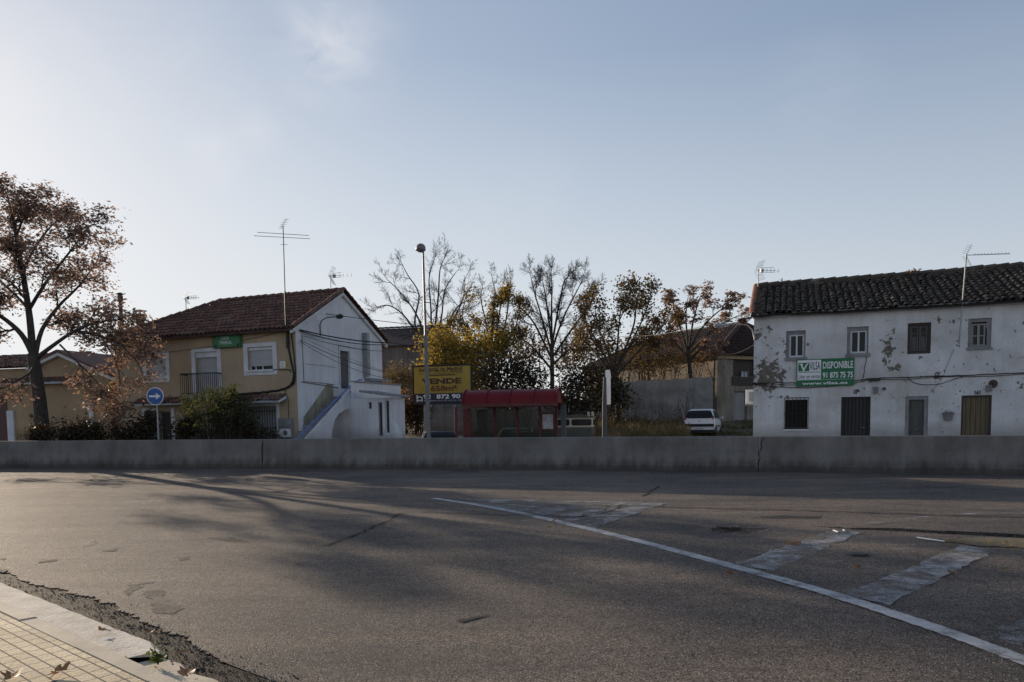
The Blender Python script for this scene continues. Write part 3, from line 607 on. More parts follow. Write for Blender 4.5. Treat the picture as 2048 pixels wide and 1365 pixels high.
dent([(912, 1241), (950, 1233), (985, 1229), (950, 1238), (925, 1245)], 'crack', 4); dent([(180, 1085), (196, 1078), (190, 1090), (165, 1094)], seed=5); dent([(200, 1102), (236, 1097), (228, 1103)], 'crack', 6)
dent([(355, 1115), (380, 1112), (376, 1120), (362, 1122)], seed=7); dent([(-20, 1138), (20, 1140), (10, 1145)], 'crack', 8); dent([(410, 1075), (470, 1075), (500, 1086), (440, 1081)], seed=9)
dent([(1560, 1031), (1680, 1034), (1620, 1038), (1500, 1036)], seed=11); dent([(0, 1118), (14, 1116), (8, 1121)], 'crack', 12)
# kerb, gutter and block pavement, all in the kerb's own frame (x along the kerb, y towards the road)
ka = {}
for nm, pp, z in (('strip_out', (160, 1237), 0.0), ('strip_in', (140, 1262), .05), ('kerb_in', (170, 1303), .12)): ka[nm] = KF.loc(gr(pp[0], pp[1], z)).y
print('KERB', ka)
ko = KF.o; KL0, KL1 = -6.0, 9.0
def kbuild(name, mb, mat):
    o = struct(name, mb, mat); o.location = ko; o.rotation_euler = (0, 0, KF.a); return o
mb = MB(); mb.add([(KL0, -9, .118), (KL1, -9, .118), (KL1, -.125, .118), (KL0, -.125, .118)], [(0, 1, 2, 3)]); kbuild('pavement', mb, 'paving')
mb = MB(); joints = [KL0, -3.6, -1.9, KF.loc(gr(50, 1240, .12)).x, KF.loc(gr(205, 1283, .12)).x, 3.0, 4.6, 6.2, KL1]
for i, (a, b) in enumerate(zip(joints, joints[1:])):
    h = .124 + .004 * ((i * 7) % 3 - 1)
    mb.prism_x([(-.119, .0), (-.119, h), (-.01, h), (.004, h - .012), (.02, 0)], a + .006, b - .006)
kbuild('kerb', mb, 'kerb')
e1 = KF.loc(gr(318, 1306, .03)).x; rr = random.Random(5); mb = MB(); vs = []; n = 60
for i in range(n + 1):
    x = KL0 + (e1 - KL0) * i / n; o = rr.uniform(-.009, .009) if i < n else 0
    vs += [(x, .022, .062), (x, .085, .062 + rr.uniform(-.001, .001)), (x, .10, .048), (x, .36 + o - (.05 if i > n - 2 else 0), .040 + rr.uniform(-.001, .001)), (x, .375 + o, -.01)]
mb.add(vs, [(i * 5 + j, i * 5 + 5 + j, i * 5 + 6 + j, i * 5 + 1 + j) for i in range(n) for j in range(4)]); mb.add(vs[-5:], [(0, 1, 2, 3, 4)])
kbuild('gutter', mb, 'strip')
mb = MB(); vs = []; n = 30
for i in range(n + 1):
    x = e1 + .04 + (KL1 - e1) * i / n
    vs += [(x, .022, .012), (x, .12 + rr.uniform(-.02, .02), .010), (x, .30 + rr.uniform(-.05, .05), .004)]
mb.add(vs, [(i * 3 + j, i * 3 + 3 + j, i * 3 + 4 + j, i * 3 + 1 + j) for i in range(n) for j in range(2)]); kbuild('gutter', mb, 'kerb')

# ------------------------------------------------------------------ right house: old whitewashed terrace
RH = Frame(at(1506, 860, 27.0) * Vector((1, 1, 0)) if False else (at(1506, 872, 27.0).x, 27.0, 0), -20)
WL = 15.0; DEP = 7.6
EZ = RH.hit(1506, 632)[1]; 
rh = thing('old_terrace_house', 'old whitewashed two-storey terraced house with peeling paint and dark mossy tiled roof', 'house', RH.o, RH.a)
ops = {}
for k, (x0, y0, x1, y1) in dict(w1=(1572, 662, 1611, 718), w2=(1694, 654, 1737, 710), w3=(1815, 646, 1862, 708), w4=(1936, 637, 1983, 697), w5=(1570, 800, 1615, 857),
                                d1=(1682, 794, 1741, 870), d2=(1810, 793, 1856, 868), d3=(1922, 791, 1983, 869)).items():
    a = list(RH.rect(x0, y0, x1, y1))
    if k[0] == 'd': a[2] = .12
    ops[k] = tuple(a)
mb = MB(); wall(mb, 0, WL, -.3, EZ, list(ops.values()), 0, .2)
rid_v, rid_z = 3.55, None
_, rid_z = RH.hit(1530, 579, rid_v)
hw = EZ
mb.add([(0, 0, -.3), (0, DEP, -.3), (0, DEP, EZ), (0, rid_v, rid_z - .12), (0, 0, EZ)], [(0, 1, 2, 3, 4)][::-1]); mb.add([(WL, 0, -.3), (WL, DEP, -.3), (WL, DEP, EZ), (WL, rid_v, rid_z - .12), (WL, 0, EZ)], [(0, 1, 2, 3, 4)])
mb.quad((0, DEP, -.3), (WL, DEP, -.3), (WL, DEP, EZ), (0, DEP, EZ))
mb.build('wall', 'white_old', rh)
mb = MB(); mb.box(-.03, WL, -.10, -.002, EZ - .11, EZ - .03); mb.box(-.03, WL, -.16, -.002, EZ - .03, EZ + .03); mb.build('cornice', 'trim', rh)
ov = .30; sl_ = (rid_z - EZ) / rid_v; S = Vector((0, 1, sl_)).normalized(); ls = sqrt((rid_v + ov) ** 2 + (sl_ * (rid_v + ov)) ** 2)
O = Vector((-.10, -ov, EZ - sl_ * ov + .07))
def sag(u, s): return .07 * noise.noise(Vector((u * .45, s * .5, 3))) + .03 * noise.noise(Vector((u * 1.6, s * 1.2, 9))) + .10 * ss(7.2, 9.8, u) * s / ls
mb = MB(); mb.cur = 1
nu, ns = 40, 8; Nn = Vector((1, 0, 0)).cross(S); Nn = Nn if Nn.z > 0 else -Nn
vs = [O + Vector((WL + .2, 0, 0)) * (i / nu) + S * ls * (j / ns) + Nn * sag((WL + .2) * i / nu, ls * j / ns) for j in range(ns + 1) for i in range(nu + 1)]
mb.add(vs, [(j * (nu + 1) + i, j * (nu + 1) + i + 1, (j + 1) * (nu + 1) + i + 1, (j + 1) * (nu + 1) + i) for j in range(ns) for i in range(nu)])
mb.add([v - Nn * .05 for v in vs[:nu + 1]] + vs[:nu + 1], [(i, i + 1, nu + 2 + i, nu + 1 + i) for i in range(nu)])
mb.quad((-.1, rid_v, rid_z + .05), (WL + .1, rid_v, rid_z + .1), (WL + .1, DEP + .3, EZ - .1), (-.1, DEP + .3, EZ - .1))
mb.cur = 0; tiles(mb, O, (1, 0, 0), S, WL + .2, ls, .235, .36, .098, None, sag, .022, 4)
for (xa, xb, h0, h1) in ((0, 7.4, .10, .13), (7.4, WL, .16, .22)): p_ = O + S * ls; mb.add([p_ + Vector((xa, -.07, -.06)), p_ + Vector((xb, -.07, -.06)), p_ + Vector((xb, -.07, h1)), p_ + Vector((xa, -.07, h0)), p_ + Vector((xa, .09, h0)), p_ + Vector((xb, .09, h1)), p_ + Vector((xb, .09, -.06)), p_ + Vector((xa, .09, -.06))], [(0, 1, 2, 3), (4, 5, 6, 7), (3, 2, 5, 4)])
ridge(mb, O + S * ls + Vector((0, .02, .06)), O + S * ls + Vector((7.4, .02, .10)), .12, .40, 2); ridge(mb, O + S * ls + Vector((7.4, .02, .13)), O + S * ls + Vector((WL, .02, .20)), .12, .40, 5)
rf = mb.build('roof', ['tile_old', 'tile_under_old'], rh)
mb = MB(); ridge(mb, O + Vector((.02, 0, .05)), O + S * ls + Vector((.02, 0, .04)), .10, .22, 8); mb.build('verge_tiles', 'tile_end', rf)
def window(root, op, y, fw, fmat, gmat, vb=(), hb=(), inset=(0, 0, 0, 0), name='window'):
    u0, u1, z0, z1 = op[0] + inset[0], op[1] - inset[1], op[2] + inset[2], op[3] - inset[3]
    mb = MB(); mb.quad((u0 + .01, y + .03, z0 + .01), (u1 - .01, y + .03, z0 + .01), (u1 - .01, y + .03, z1 - .01), (u0 + .01, y + .03, z1 - .01)); w = mb.build(name, gmat, root)
    mb = MB(); framebars(mb, u0, u1, z0, z1, fw, y, y + .05, vb, hb); mb.build('frame', fmat, w); return w
for k in ('w1', 'w2'):
    o = ops[k]; mb = MB(); b = .06
    u0, u1, z0, z1 = o; mb.prism_y([(u0 - .002, z0), (u0 + b + .05, z0), (u0 + b + .05, z1 - b - .06), (u1 - .04, z1 - b - .06), (u1 - .04, z0), (u1 + .002, z0), (u1 + .002, z1), (u0 - .002, z1)], .06, .12)
    w = window(rh, o, .10, .055, 'trim', 'glass', (.5,), (), (b + .05, .04, .06, b + .06)); mb.build('surround', 'greytrim', w)
    mb = MB(); mb.box(u0 - .04, u1 + .06, -.05, .1, z0 - .07, z0 + .05); mb.build('sill', 'greytrim', w)
o = ops['w3']; mb = MB(); mb.box(o[0], o[1], .12, .16, o[2], o[3]); w = mb.build('window', 'brownwood', rh)
mb = MB(); framebars(mb, o[0], o[1], o[2], o[3], .08, .05, .11); mb.build('frame', 'brownwood', w)
mb = MB(); c = (o[0] + o[1]) / 2
for a, b in ((o[0] + .09, c - .012), (c + .012, o[1] - .09)):
    framebars(mb, a, b, o[2] + .1, o[3] - .1, .05, .085, .118, (), (.35, .7)); mb.box(a + .06, b - .06, .10, .115, o[2] + .16, o[3] - .45)
mb.build('shutter', 'greydoor', w)
o = ops['w4']; w = window(rh, o, .11, .05, 'palewood', 'glass', (.5,), (.46,), (.12, .15, .08, .16))
mb = MB(); framebars(mb, o[0] + .004, o[1] - .004, o[2] + .004, o[3] - .004, .11, .05, .17); mb.build('surround', 'greytrim', w)
mb = MB(); c = (o[0] + o[1]) / 2
mb.box(c - .05, c + .02, .09, .112, o[2] + .09, o[3] - .17); mb.build('mullion', 'palewood', w)
mb = MB(); mb.box(o[0] - .03, o[1] + .03, -.04, .1, o[2] - .05, o[2] + .02); mb.build('sill', 'greytrim', w)
o = ops['w5']; mb = MB(); mb.quad((o[0], .17, o[2]), (o[1], .17, o[2]), (o[1], .17, o[3]), (o[0], .17, o[3])); w = mb.build('window', 'brownwood', rh)
mb = MB()
for z in (o[2] - .01, o[3] + .07, (o[2] + o[3]) / 2): mb.tube([(o[0] - .04, -.04, z), (o[1] + .04, -.04, z)], .012, 5)
for i in range(7): x = o[0] - .02 + (o[1] - o[0] + .04) * i / 6; mb.tube([(x, -.04, o[2] - .03), (x, -.04, o[3] + .07)], .009, 5)
mb.build('grille', 'darkmetal', w)
mb = MB(); z = o[2] + .04
while z < o[3] - .03: mb.quad((o[0] + .02, .155, z), (o[1] - .02, .155, z), (o[1] - .02, .125, z + .04), (o[0] + .02, .125, z + .04)); z += .05
mb.build('louvre', 'darkdoor', w)
mb = MB(); mb.box(o[0] - .05, o[1] + .05, -.05, .1, o[2] - .09, o[2] - .04); mb.build('sill', 'trim', w)
def door(root, o, y, mat, frame=None, planks=0, panels=0, handle='metal'):
    mb = MB()
    if planks:
        for i in range(planks): a = o[0] + (o[1] - o[0]) * i / planks; b = o[0] + (o[1] - o[0]) * (i + 1) / planks; mb.bbox(a + .004, b - .004, y, y + .04, o[2], o[3], .012)
        mb.quad((o[0], y + .03, o[2]), (o[1], y + .03, o[2]), (o[1], y + .03, o[3]), (o[0], y + .03, o[3]))
    else: mb.box(o[0], o[1], y, y + .04, o[2], o[3])
    for i in range(panels):
        a = o[2] + (o[3] - o[2]) * (i + .12) / panels; b = o[2] + (o[3] - o[2]) * (i + .88) / panels; framebars(mb, o[0] + .1, o[1] - .1, a, b, .04, y - .02, y)
    d = mb.build('door', mat, root)
    if frame: mb = MB(); framebars(mb, o[0] + .002, o[1] - .002, o[2] - .1, o[3] - .002, .06, y - .04, y - .005); mb.build('frame', frame, d)
    mb = MB(); x = o[1] - .16; z = o[2] + (o[3] - o[2]) * .48; mb.tube([(x, y, z), (x, y - .06, z), (x - .09, y - .06, z)], .012, 5); mb.build('handle', handle, d); return d
door(rh, ops['d1'], .10, 'darkdoor', 'darkmetal', 8); o = ops['d2']; b = .09; mb = MB(); framebars(mb, o[0] + .003, o[1] - .003, o[2] - .1, o[3] - .003, .11, .03, .09)
d = door(rh, (o[0] + .11, o[1] - .11, o[2], o[3] - .11), .11, 'greydoor', None, 0, 4); mb.build('frame', 'greytrim', d)
door(rh, ops['d3'], .08, 'ochredoor', 'brownwood', 6)
def fitb(F, x0, y0, x1, y1, y=0.): return F.rect(x0, y0, x1, y1, y)
b = fitb(RH, 1707, 779, 1719, 789); text('159', b, -.006, 'black', rh, .06, 'house_number'); b = fitb(RH, 1949, 781, 1961, 790); text('161', b, -.006, 'black', rh, .06, 'house_number')
# estate-agent sign on the facade
sr = fitb(RH, 1593, 718, 1708, 772.5); SW = sr[1] - sr[0]; SH = sr[3] - sr[2]
sg = thing('agency_sign', 'green and white for-sale board hanging on the peeling white house', 'sign', RH.o + RH.ex * sr[0] + RH.ey * -.08 + Vector((0, 0, sr[2])), RH.a)
MB().box(0, SW, 0, .04, 0, SH).build('board', 'green', sg)
def sb(x0, x1, z0, z1): return (x0 * SW, x1 * SW, z0 * SH, z1 * SH)     # fractions of the board
mb = MB(); a = sb(.015, .43, .245, .965); mb.box(a[0], a[1], -.004, -.0005, a[2], a[3]); mb.build('white_panel', 'white', sg)
mb = MB(); a = sb(.03, .225, .56, .875); mb.box(a[0], a[1], -.008, -.0045, a[2], a[3]); a = sb(.03, .415, .51, .53); mb.box(a[0], a[1], -.008, -.0045, a[2], a[3]); mb.build('emblem_panel', 'green', sg)
mb = MB(); V = lambda x, z: (x * SW, z * SH)
mb.prism_y([V(.045, .84), V(.115, .84), V(.115, .815), V(.098, .81), V(.128, .655), V(.165, .80), V(.195, .855), V(.215, .84), V(.19, .80), V(.135, .57), V(.115, .57), V(.07, .80), V(.045, .815)], -.012, -.0085); mb.build('emblem', 'white', sg)
text('VILSA', sb(.232, .415, .60, .90), -.006, 'navy', sg, .01); text('Líder en ventas', sb(.025, .42, .29, .44), -.006, 'navy', sg, .005)
text('DISPONIBLE', sb(.46, .98, .63, .89), -.003, 'white', sg, .02); text('91 875 75 75', sb(.46, .98, .28, .50), -.003, 'white', sg, .025)
mb = MB(); a = sb(0, 1, .225, .235); mb.box(a[0], a[1], -.003, -.0005, a[2], a[3]); mb.build('divider', 'trim', sg)
text('www.vilsa.es', sb(.10, .89, .055, .165), -.003, 'white', sg, .02)
def wbox(x0, y0, x1, y1, dep, mat, name, label, cat, lid=True):
    a = fitb(RH, x0, y0, x1, y1); t = thing(name, label, cat, RH.o + RH.ex * a[0] + Vector((0, 0, a[2])), RH.a); w = a[1] - a[0]; h = a[3] - a[2]
    MB().bbox(0, w, -dep, -.003, 0, h, .02).build('body', mat, t)
    mb = MB(); mb.box(.02, w - .02, -dep - .008, -dep - .001, .02, h - .02); mb.box(w - .05, w - .03, -dep - .016, -dep - .008, h * .45, h * .6); mb.build('lid', 'lamp_grey', t); return t
wbox(1746, 774, 1756, 787, .10, 'greytrim', 'meter_box', 'small grey box on the white wall right of the house number 159', 'meter box')
wbox(1971, 771, 1983, 783, .12, 'greytrim', 'junction_box', 'small square grey box on the white wall beside a round bracket', 'junction box')
a = RH.hit(1768, 778); mb = MB(); mb.lathe([(.0, .0), (.05, 0), (.05, .05), (.035, .05), (.03, .01)], 14)
o = mb.build('vent_pipe', 'black', None); o.location = RH.o + RH.ex * a[0] + Vector((0, 0, a[1])) ; o.rotation_euler = (radians(90), 0, RH.a); tag(o, 'small round black pipe outlet in the white wall near the grey box', 'pipe')
a = RH.hit(1986, 768); t = thing('wall_bracket', 'round rusty bracket fixed to the white wall above the ochre door', 'bracket', RH.o + RH.ex * a[0] + Vector((0, 0, a[1])), RH.a)
mb = MB(); mb.disc_y(0, 0, .13, -.03, -.003, 18); mb.build('plate', 'rust', t); mb = MB(); mb.tube([(0, -.03, 0), (0, -.16, .02), (.02, -.18, -.10)], .035, 8); mb.build('stub', 'rust', t)
# letter box
a = fitb(RH, 1884, 820, 1907, 841); w = a[1] - a[0]; h = a[3] - a[2]; t = thing('letter_box', 'grey metal letter box with pitched lid on the white wall', 'letter box', RH.o + RH.ex * a[0] + Vector((0, 0, a[2])), RH.a)
mb = MB(); mb.prism_y([(.16 * w, 0), (.84 * w, 0), (.92 * w, h * .62), (.08 * w, h * .62)], -.14, -.003); mb.build('body', 'lamp_grey', t)
mb = MB(); mb.prism_y([(0, h * .60), (w, h * .60), (.97 * w, h * .72), (.72 * w, h * .82), (.62 * w, h), (.38 * w, h), (.28 * w, h * .82), (.03 * w, h * .72)], -.18, -.002); mb.build('lid', 'lamp_grey', t)
mb = MB(); mb.box(.3 * w, .7 * w, -.187, -.181, h * .85, h * .93); mb.build('slot_plate', 'white', t)
# aerials of the right house
p0 = RH.o + RH.ex * RH.hit(1916, 690)[0] + Vector((0, 0, RH.hit(1916, 690)[1])) - RH.ey * .15; p1 = at(1933, 509, p0.y - .25)
t = thing('tv_aerial', 'long yagi aerial on a leaning mast fixed to the white house front', 'aerial', p0)
mb = MB(); mb.tube([(0, 0, 0), p1 - p0], .022, 7); mb.tube([(0, 0, .15), (0, .15, .12)], .015, 5); mb.tube([(0, 0, .85), (.04, .15, .85)], .015, 5); mb.build('mast', 'metal', t)
e = at(2018, 508, p1.y - 1.0) - p0; s = p1 - p0 + Vector((0, 0, -.03)); mb = MB(); mb.tube([s, e], .012, 5); dn = (e - s).normalized(); sdv = Vector((-dn.y, dn.x, 0)).normalized()
for i in range(11): q = s.lerp(e, .2 + .8 * i / 10); mb.tube([q - sdv * .10, q + sdv * .10], .006, 4); mb.tube([q, q + Vector((0, 0, .05))], .008, 4)
for k in (-1, 1):
    for j in range(5): q = s - dn * .05 + Vector((0, 0, .0)) + Vector((.04 * j, 0, k * (.06 + .06 * j))); mb.tube([q - sdv * .2, q + sdv * .2], .005, 4)
    mb.tube([s, s + Vector((.16, 0, k * .36))], .006, 4)
mb.build('boom', 'metal', t)
def yagi(name, label, base, h, heading, L=.9, sc=1.0, group=None):
    t = thing(name, label, 'aerial', base, heading); mb = MB(); mb.tube([(0, 0, -.3), (0, 0, h)], .018, 6); mb.build('mast', 'metal', t)
    mb = MB(); z = h - .06
    mb.tube([(-.1 * sc, 0, z), (L * sc, 0, z + .03)], .010, 5); mb.tube([(.1, 0, z - .08 * sc), (L * sc * .95, 0, z - .05 * sc)], .007, 4); mb.tube([(.1, 0, z + .10 * sc), (L * sc * .95, 0, z + .14 * sc)], .007, 4)
    for i in range(5): x = (.22 + .17 * i) * sc; mb.tube([(x, -.12 * sc, z), (x, .12 * sc, z)], .006, 4); mb.tube([(x, 0, z - .08 * sc), (x, 0, z + .12 * sc)], .006, 4)
    mb.box(.1 * sc, .22 * sc, -.04, .04, z - .06, z + .06); mb.build('boom', 'metal', t)
    mb = MB()
    for k in (-1, 1):
        for j in range(6): y = -.22 + .44 * j / 5; mb.tube([(-.02, y * sc, z), (.16 * sc, y * sc, z + k * .36 * sc)], .005, 4)
        for j in (.5, 1): mb.tube([(-.02 + .18 * j * sc, -.22 * sc, z + k * .36 * j * sc), (-.02 + .18 * j * sc, .22 * sc, z + k * .36 * j * sc)], .005, 4)
    mb.build('reflector', 'metal', t); return t
q = O + S * ls; b0 = RH.o + RH.ex * .02 + RH.ey * (rid_v - .4) + Vector((0, 0, rid_z - .1)); yagi('tv_aerial', 'small aerial with grid reflector at the left end of the mossy roof', b0, .85, radians(15), .75)
b1 = RH.o + RH.ex * .9 + RH.ey * rid_v + Vector((0, 0, rid_z)); mb = MB(); mb.tube([(0, 0, 0), (0, 0, .38)], .02, 6); mb.tube([(0, 0, .3), (-.1, 0, .33)], .008, 4); o = mb.build('roof_rod', 'darkmetal', None); o.location = b1; tag(o, 'short dark rod standing on the ridge of the mossy roof', 'rod')
# ------------------------------------------------------------------ left house: ochre front, white gable
LH = Frame((at(597, 876, 29).x, 29.0, 0), -22)
LW = -LH.hit(232, 760)[0]; GD = 6.2
LE = LH.hit(560, 655)[1]; LRV = GD / 2; LRZ = LH.hitx(689, 594, 0)[1]
lh = thing('ochre_house', 'two-storey ochre house with white gable end, red tiled roof and outside stair', 'house', LH.o, LH.a)
lo = {}
for k, (x0, y0, x1, y1) in dict(w1=(293, 712, 332, 756), bd=(392, 704, 436, 790), w3=(496, 694, 546, 741), g1=(290, 822, 315, 876), d1=(319, 822, 342, 876), g2=(498, 813, 554, 868)).items():
    a = list(LH.rect(x0, y0, x1, y1)); 
    if k in ('d1', 'g1'): a[2] = .12
    if k == 'g2': a[2] = .25
    lo[k] = tuple(a)
mb = MB(); wall(mb, -LW, 0, -.3, LE, list(lo.values()), 0, .22)
mb.quad((-LW, 0, -.3), (-LW, 0, LE), (-LW, GD, LE), (-LW, GD, -.3)); mb.quad((-LW, GD, -.3), (0, GD, -.3), (0, GD, LE), (-LW, GD, LE)); mb.build('wall', 'yellow', lh)
gd = [LH.hitx(680, 703), LH.hitx(699, 702), LH.hitx(699, 778), LH.hitx(681, 778)]; gy0, gy1 = gd[0][0], gd[1][0]; gz0, gz1 = (gd[2][1] + gd[3][1]) / 2, (gd[0][1] + gd[1][1]) / 2
mb = MB(); X = .004   # white gable skin with door opening
def gq(y0, y1, z0, z1): mb.quad((X, y0, z0), (X, y1, z0), (X, y1, z1), (X, y0, z1))
gq(0, GD, -.3, gz0); gq(0, gy0, gz0, gz1); gq(gy1, GD, gz0, gz1); gq(0, GD, gz1, LE); mb.add([(X, 0, LE), (X, GD, LE), (X, LRV, LRZ)], [(0, 1, 2)])
mb.quad((X, gy0, gz0), (X, gy0, gz1), (X - .2, gy0, gz1), (X - .2, gy0, gz0)); mb.quad((X, gy1, gz0), (X - .2, gy1, gz0), (X - .2, gy1, gz1), (X, gy1, gz1)); mb.quad((X, gy0, gz1), (X, gy1, gz1), (X - .2, gy1, gz1), (X - .2, gy0, gz1))
gb = mb.build('gable_wall', 'white_side', lh)
mb = MB(); mb.box(-.34, .02, -.012, -.002, -.3, LE - .05); mb.build('corner_pilaster', 'yellow', lh)
mb = MB(); mb.box(-.17, -.10, gy0, gy1, gz0, gz1); mb.box(-.10, -.09, gy0 + .08, gy1 - .08, gz0 + .1, gz0 + .8); mb.box(-.10, -.09, gy0 + .08, gy1 - .08, gz0 + .9, gz1 - .1); mb.build('gable_door', 'greydoor', lh)
ov = .32; ls_ = (LRZ + .12 - LE) / LRV; S2 = Vector((0, 1, ls_)).normalized(); lsl = sqrt((LRV + ov) ** 2 * (1 + ls_ ** 2)); O2 = Vector((-LW - .3, -ov, LE + .05 - ls_ * ov)); LU = LW + .3 + .14
hipu = LRV + .3
mb = MB(); mb.cur = 1; rz = O2.z + S2.z * lsl
mb.add([O2, O2 + Vector((LU, 0, 0)), Vector((.14, LRV, rz)), Vector((-LW - .3 + hipu, LRV, rz))], [(0, 1, 2, 3)])
mb.add([O2, Vector((-LW - .3 + hipu, LRV, rz)), Vector((-LW - .3, GD + ov, O2.z))], [(0, 1, 2)])
mb.add([Vector((.14, LRV, rz)), Vector((.14, GD + ov, O2.z)), Vector((-LW - .3, GD + ov, O2.z)), Vector((-LW - .3 + hipu, LRV, rz))], [(0, 1, 2, 3)])
mb.add([O2 + Vector((0, 0, -.07)), O2 + Vector((LU, 0, -.07)), O2 + Vector((LU, 0, 0)), O2], [(0, 1, 2, 3)])
mb.cur = 0
tiles(mb, O2, (1, 0, 0), S2, LU, lsl, .225, .34, .088, lambda u, s: u > s / lsl * hipu - .05, lambda u, s: .03 * noise.noise(Vector((u * .5, s * .6, 1))), .010, 11)
tiles(mb, Vector((-LW - .3, GD + ov, O2.z)), (0, -1, 0), (Vector((hipu, 0, rz - O2.z))).normalized(), GD + 2 * ov, sqrt(hipu ** 2 + (rz - O2.z) ** 2), .225, .34, .088, lambda u, s: min(u, GD + 2 * ov - u) > s / 3.9 * (GD / 2 + ov) - .05, None, .01, 12)
ridge(mb, (-LW - .3 + hipu, LRV, rz + .03), (.16, LRV, rz + .03), .12, .4, 13); ridge(mb, O2 + Vector((0, 0, .05)), (-LW - .3 + hipu, LRV, rz + .05), .11, .36, 14); ridge(mb, (-LW - .3, GD + ov, O2.z + .05), (-LW - .3 + hipu, LRV, rz + .05), .11, .36, 14)
lrf = mb.build('roof', ['tile_red', 'tile_under'], lh)
mb = MB(); ridge(mb, O2 + Vector((LU, 0, .04)), (.14, LRV, rz + .04), .10, .30, 15); ridge(mb, (.14, GD + ov, O2.z + .04), (.14, LRV, rz + .04), .10, .30, 16); mb.build('verge_tiles', 'tile_red', lrf)
mb = MB()
for (y0, z0, y1, z1) in ((-ov, O2.z, LRV, rz), (LRV, rz, GD + ov, O2.z)): mb.prism_x([(y0, z0 - .16), (y1, z1 - .16), (y1, z1 - .03), (y0, z0 - .03)], .006, .12)
mb.build('verge_board', 'trim', lrf)
mb = MB(); mb.box(-LW, 0, -.14, -.003, LE - .16, LE - .02); mb.build('cornice', 'tan', lh)
# chimneys on the hip
def ch(px, py, v): u, z = LH.hit(px, py, v); return u, v, z
u, v, z = ch(280, 624, 3.6); mb = MB(); mb.box(u - .13, u + .13, v - .13, v + .13, z - 1.2, z - .10); mb.build('chimney', 'rust', lrf)
mb = MB(); mb.box(u - .22, u + .22, v - .22, v + .22, z + .02, z + .07)
for a in (-1, 1):
    for b in (-1, 1): mb.box(u + a * .14 - .02, u + a * .14 + .02, v + b * .14 - .02, v + b * .14 + .02, z - .1, z + .02)
mb.build('chimney_cowl', 'metal', lrf)
u, v, z = ch(240, 588, 4.2); mb = MB(); mb.tube([(u, v, z - 2.6), (u, v, z - .2)], .09, 10); mb.lathe([(.13, -.35), (.13, -.1), (.09, -.05)], 12, (u, v, z)); mb.lathe([(.22, -.02), (.05, .06), (0, .07)], 12, (u, v, z)); mb.tube([(u, v, z - .2), (u, v, z)], .05, 8); mb.build('flue_pipe', 'rust', lrf)
def surround(op, w, wb, top, name='window_surround', parent=None, y=-.03):
    mb = MB(); u0, u1, z0, z1 = op
    mb.box(u0 - w, u0, y, -.002, z0 - wb, z1 + top); mb.box(u1, u1 + w, y, -.002, z0 - wb, z1 + top); mb.box(u0, u1, y, -.002, z1, z1 + top)
    if wb: mb.box(u0, u1, y, -.002, z0 - wb, z0)
    return mb.build(name, 'trim', parent or lh)
def roller(op, y, gap=0.0, box=.12):
    u0, u1, z0, z1 = op; mb = MB(); mb.quad((u0, y + .06, z0), (u1, y + .06, z0), (u1, y + .06, z1), (u0, y + .06, z1)); w = mb.build('window', 'glass', lh)
    mb = MB(); mb.box(u0, u1, y, y + .03, z0 + gap, z1 - box * .4); mb.build('roller_shutter', 'shutter', w); mb = MB(); mb.box(u0, u1, y - .05, y + .05, z1 - box, z1 - .002); mb.build('shutter_box', 'trim', w)
    if gap: mb = MB(); framebars(mb, u0, u1, z0, z0 + gap + .05, .04, y + .02, y + .055, (.5, .22)); mb.build('frame', 'trim', w)
    surround(op, .20, .19, .15, 'surround', w); mb = MB(); mb.box(u0 - .05, u1 + .05, -.09, .1, z0 - .05, z0 + .012); mb.build('sill', 'trim', w); return w
roller(lo['w1'], .10); roller(lo['w3'], .10, .17)
o = lo['bd']; mb = MB(); mb.box(o[0], o[1], .13, .16, o[2], o[3]); d = mb.build('balcony_door', 'shutter', lh); mb = MB(); mb.box(o[0], o[1], .04, .15, o[3] - .22, o[3] - .003); mb.build('shutter_box', 'trim', d); surround(o, .19, 0, .14, 'surround', d)
a = LH.rect(376, 748, 444, 786); bz0 = o[2] - .02; mb = MB(); mb.box(a[0], a[1], -.42, -.003, bz0 - .10, bz0); mb.box(a[0] + .1, a[1] - .1, -.3, -.003, bz0 - .18, bz0 - .10); bal = mb.build('balcony', 'greytrim', lh)
mb = MB(); zt = LH.hit(410, 746, -.4)[1]
for p, q in (((a[0], -.40), (a[1], -.40)), ((a[0], -.40), (a[0], 0)), ((a[1], -.40), (a[1], 0))):
    for z in (bz0 + .08, zt - .04, zt): mb.tube([(p[0], p[1], z), (q[0], q[1], z)], .014, 5)
    n = int(sqrt((q[0] - p[0]) ** 2 + (q[1] - p[1]) ** 2) / .10)
    for i in range(n + 1): x = p[0] + (q[0] - p[0]) * i / n; y = p[1] + (q[1] - p[1]) * i / n; mb.tube([(x, y, bz0), (x, y, zt)], .010, 5)
mb.build('railing', 'darkmetal', bal)
# tiled canopy above the ground floor
c0 = LH.hit(282, 800)[0]; cz = LH.hit(420, 800)[1]; c1 = LH.hit(574, 790)[0]
for (p, q) in ((c0, a[0] + .05), (a[1] - .3, c1)):
    mb = MB(); mb.cur = 1; Oc = Vector((p, -.50, cz - .14)); Sc = Vector((0, .50, .24)).normalized(); mb.prism_x([(-.5, cz - .15), (-.002, cz + .09), (-.002, cz - .02), (-.48, cz - .19)], p, q)
    mb.cur = 0; tiles(mb, Oc, (1, 0, 0), Sc, q - p, .55, .2, .3, .08, None, None, .012, 21); mb.build('canopy', ['tile_red', 'trim'], lh)
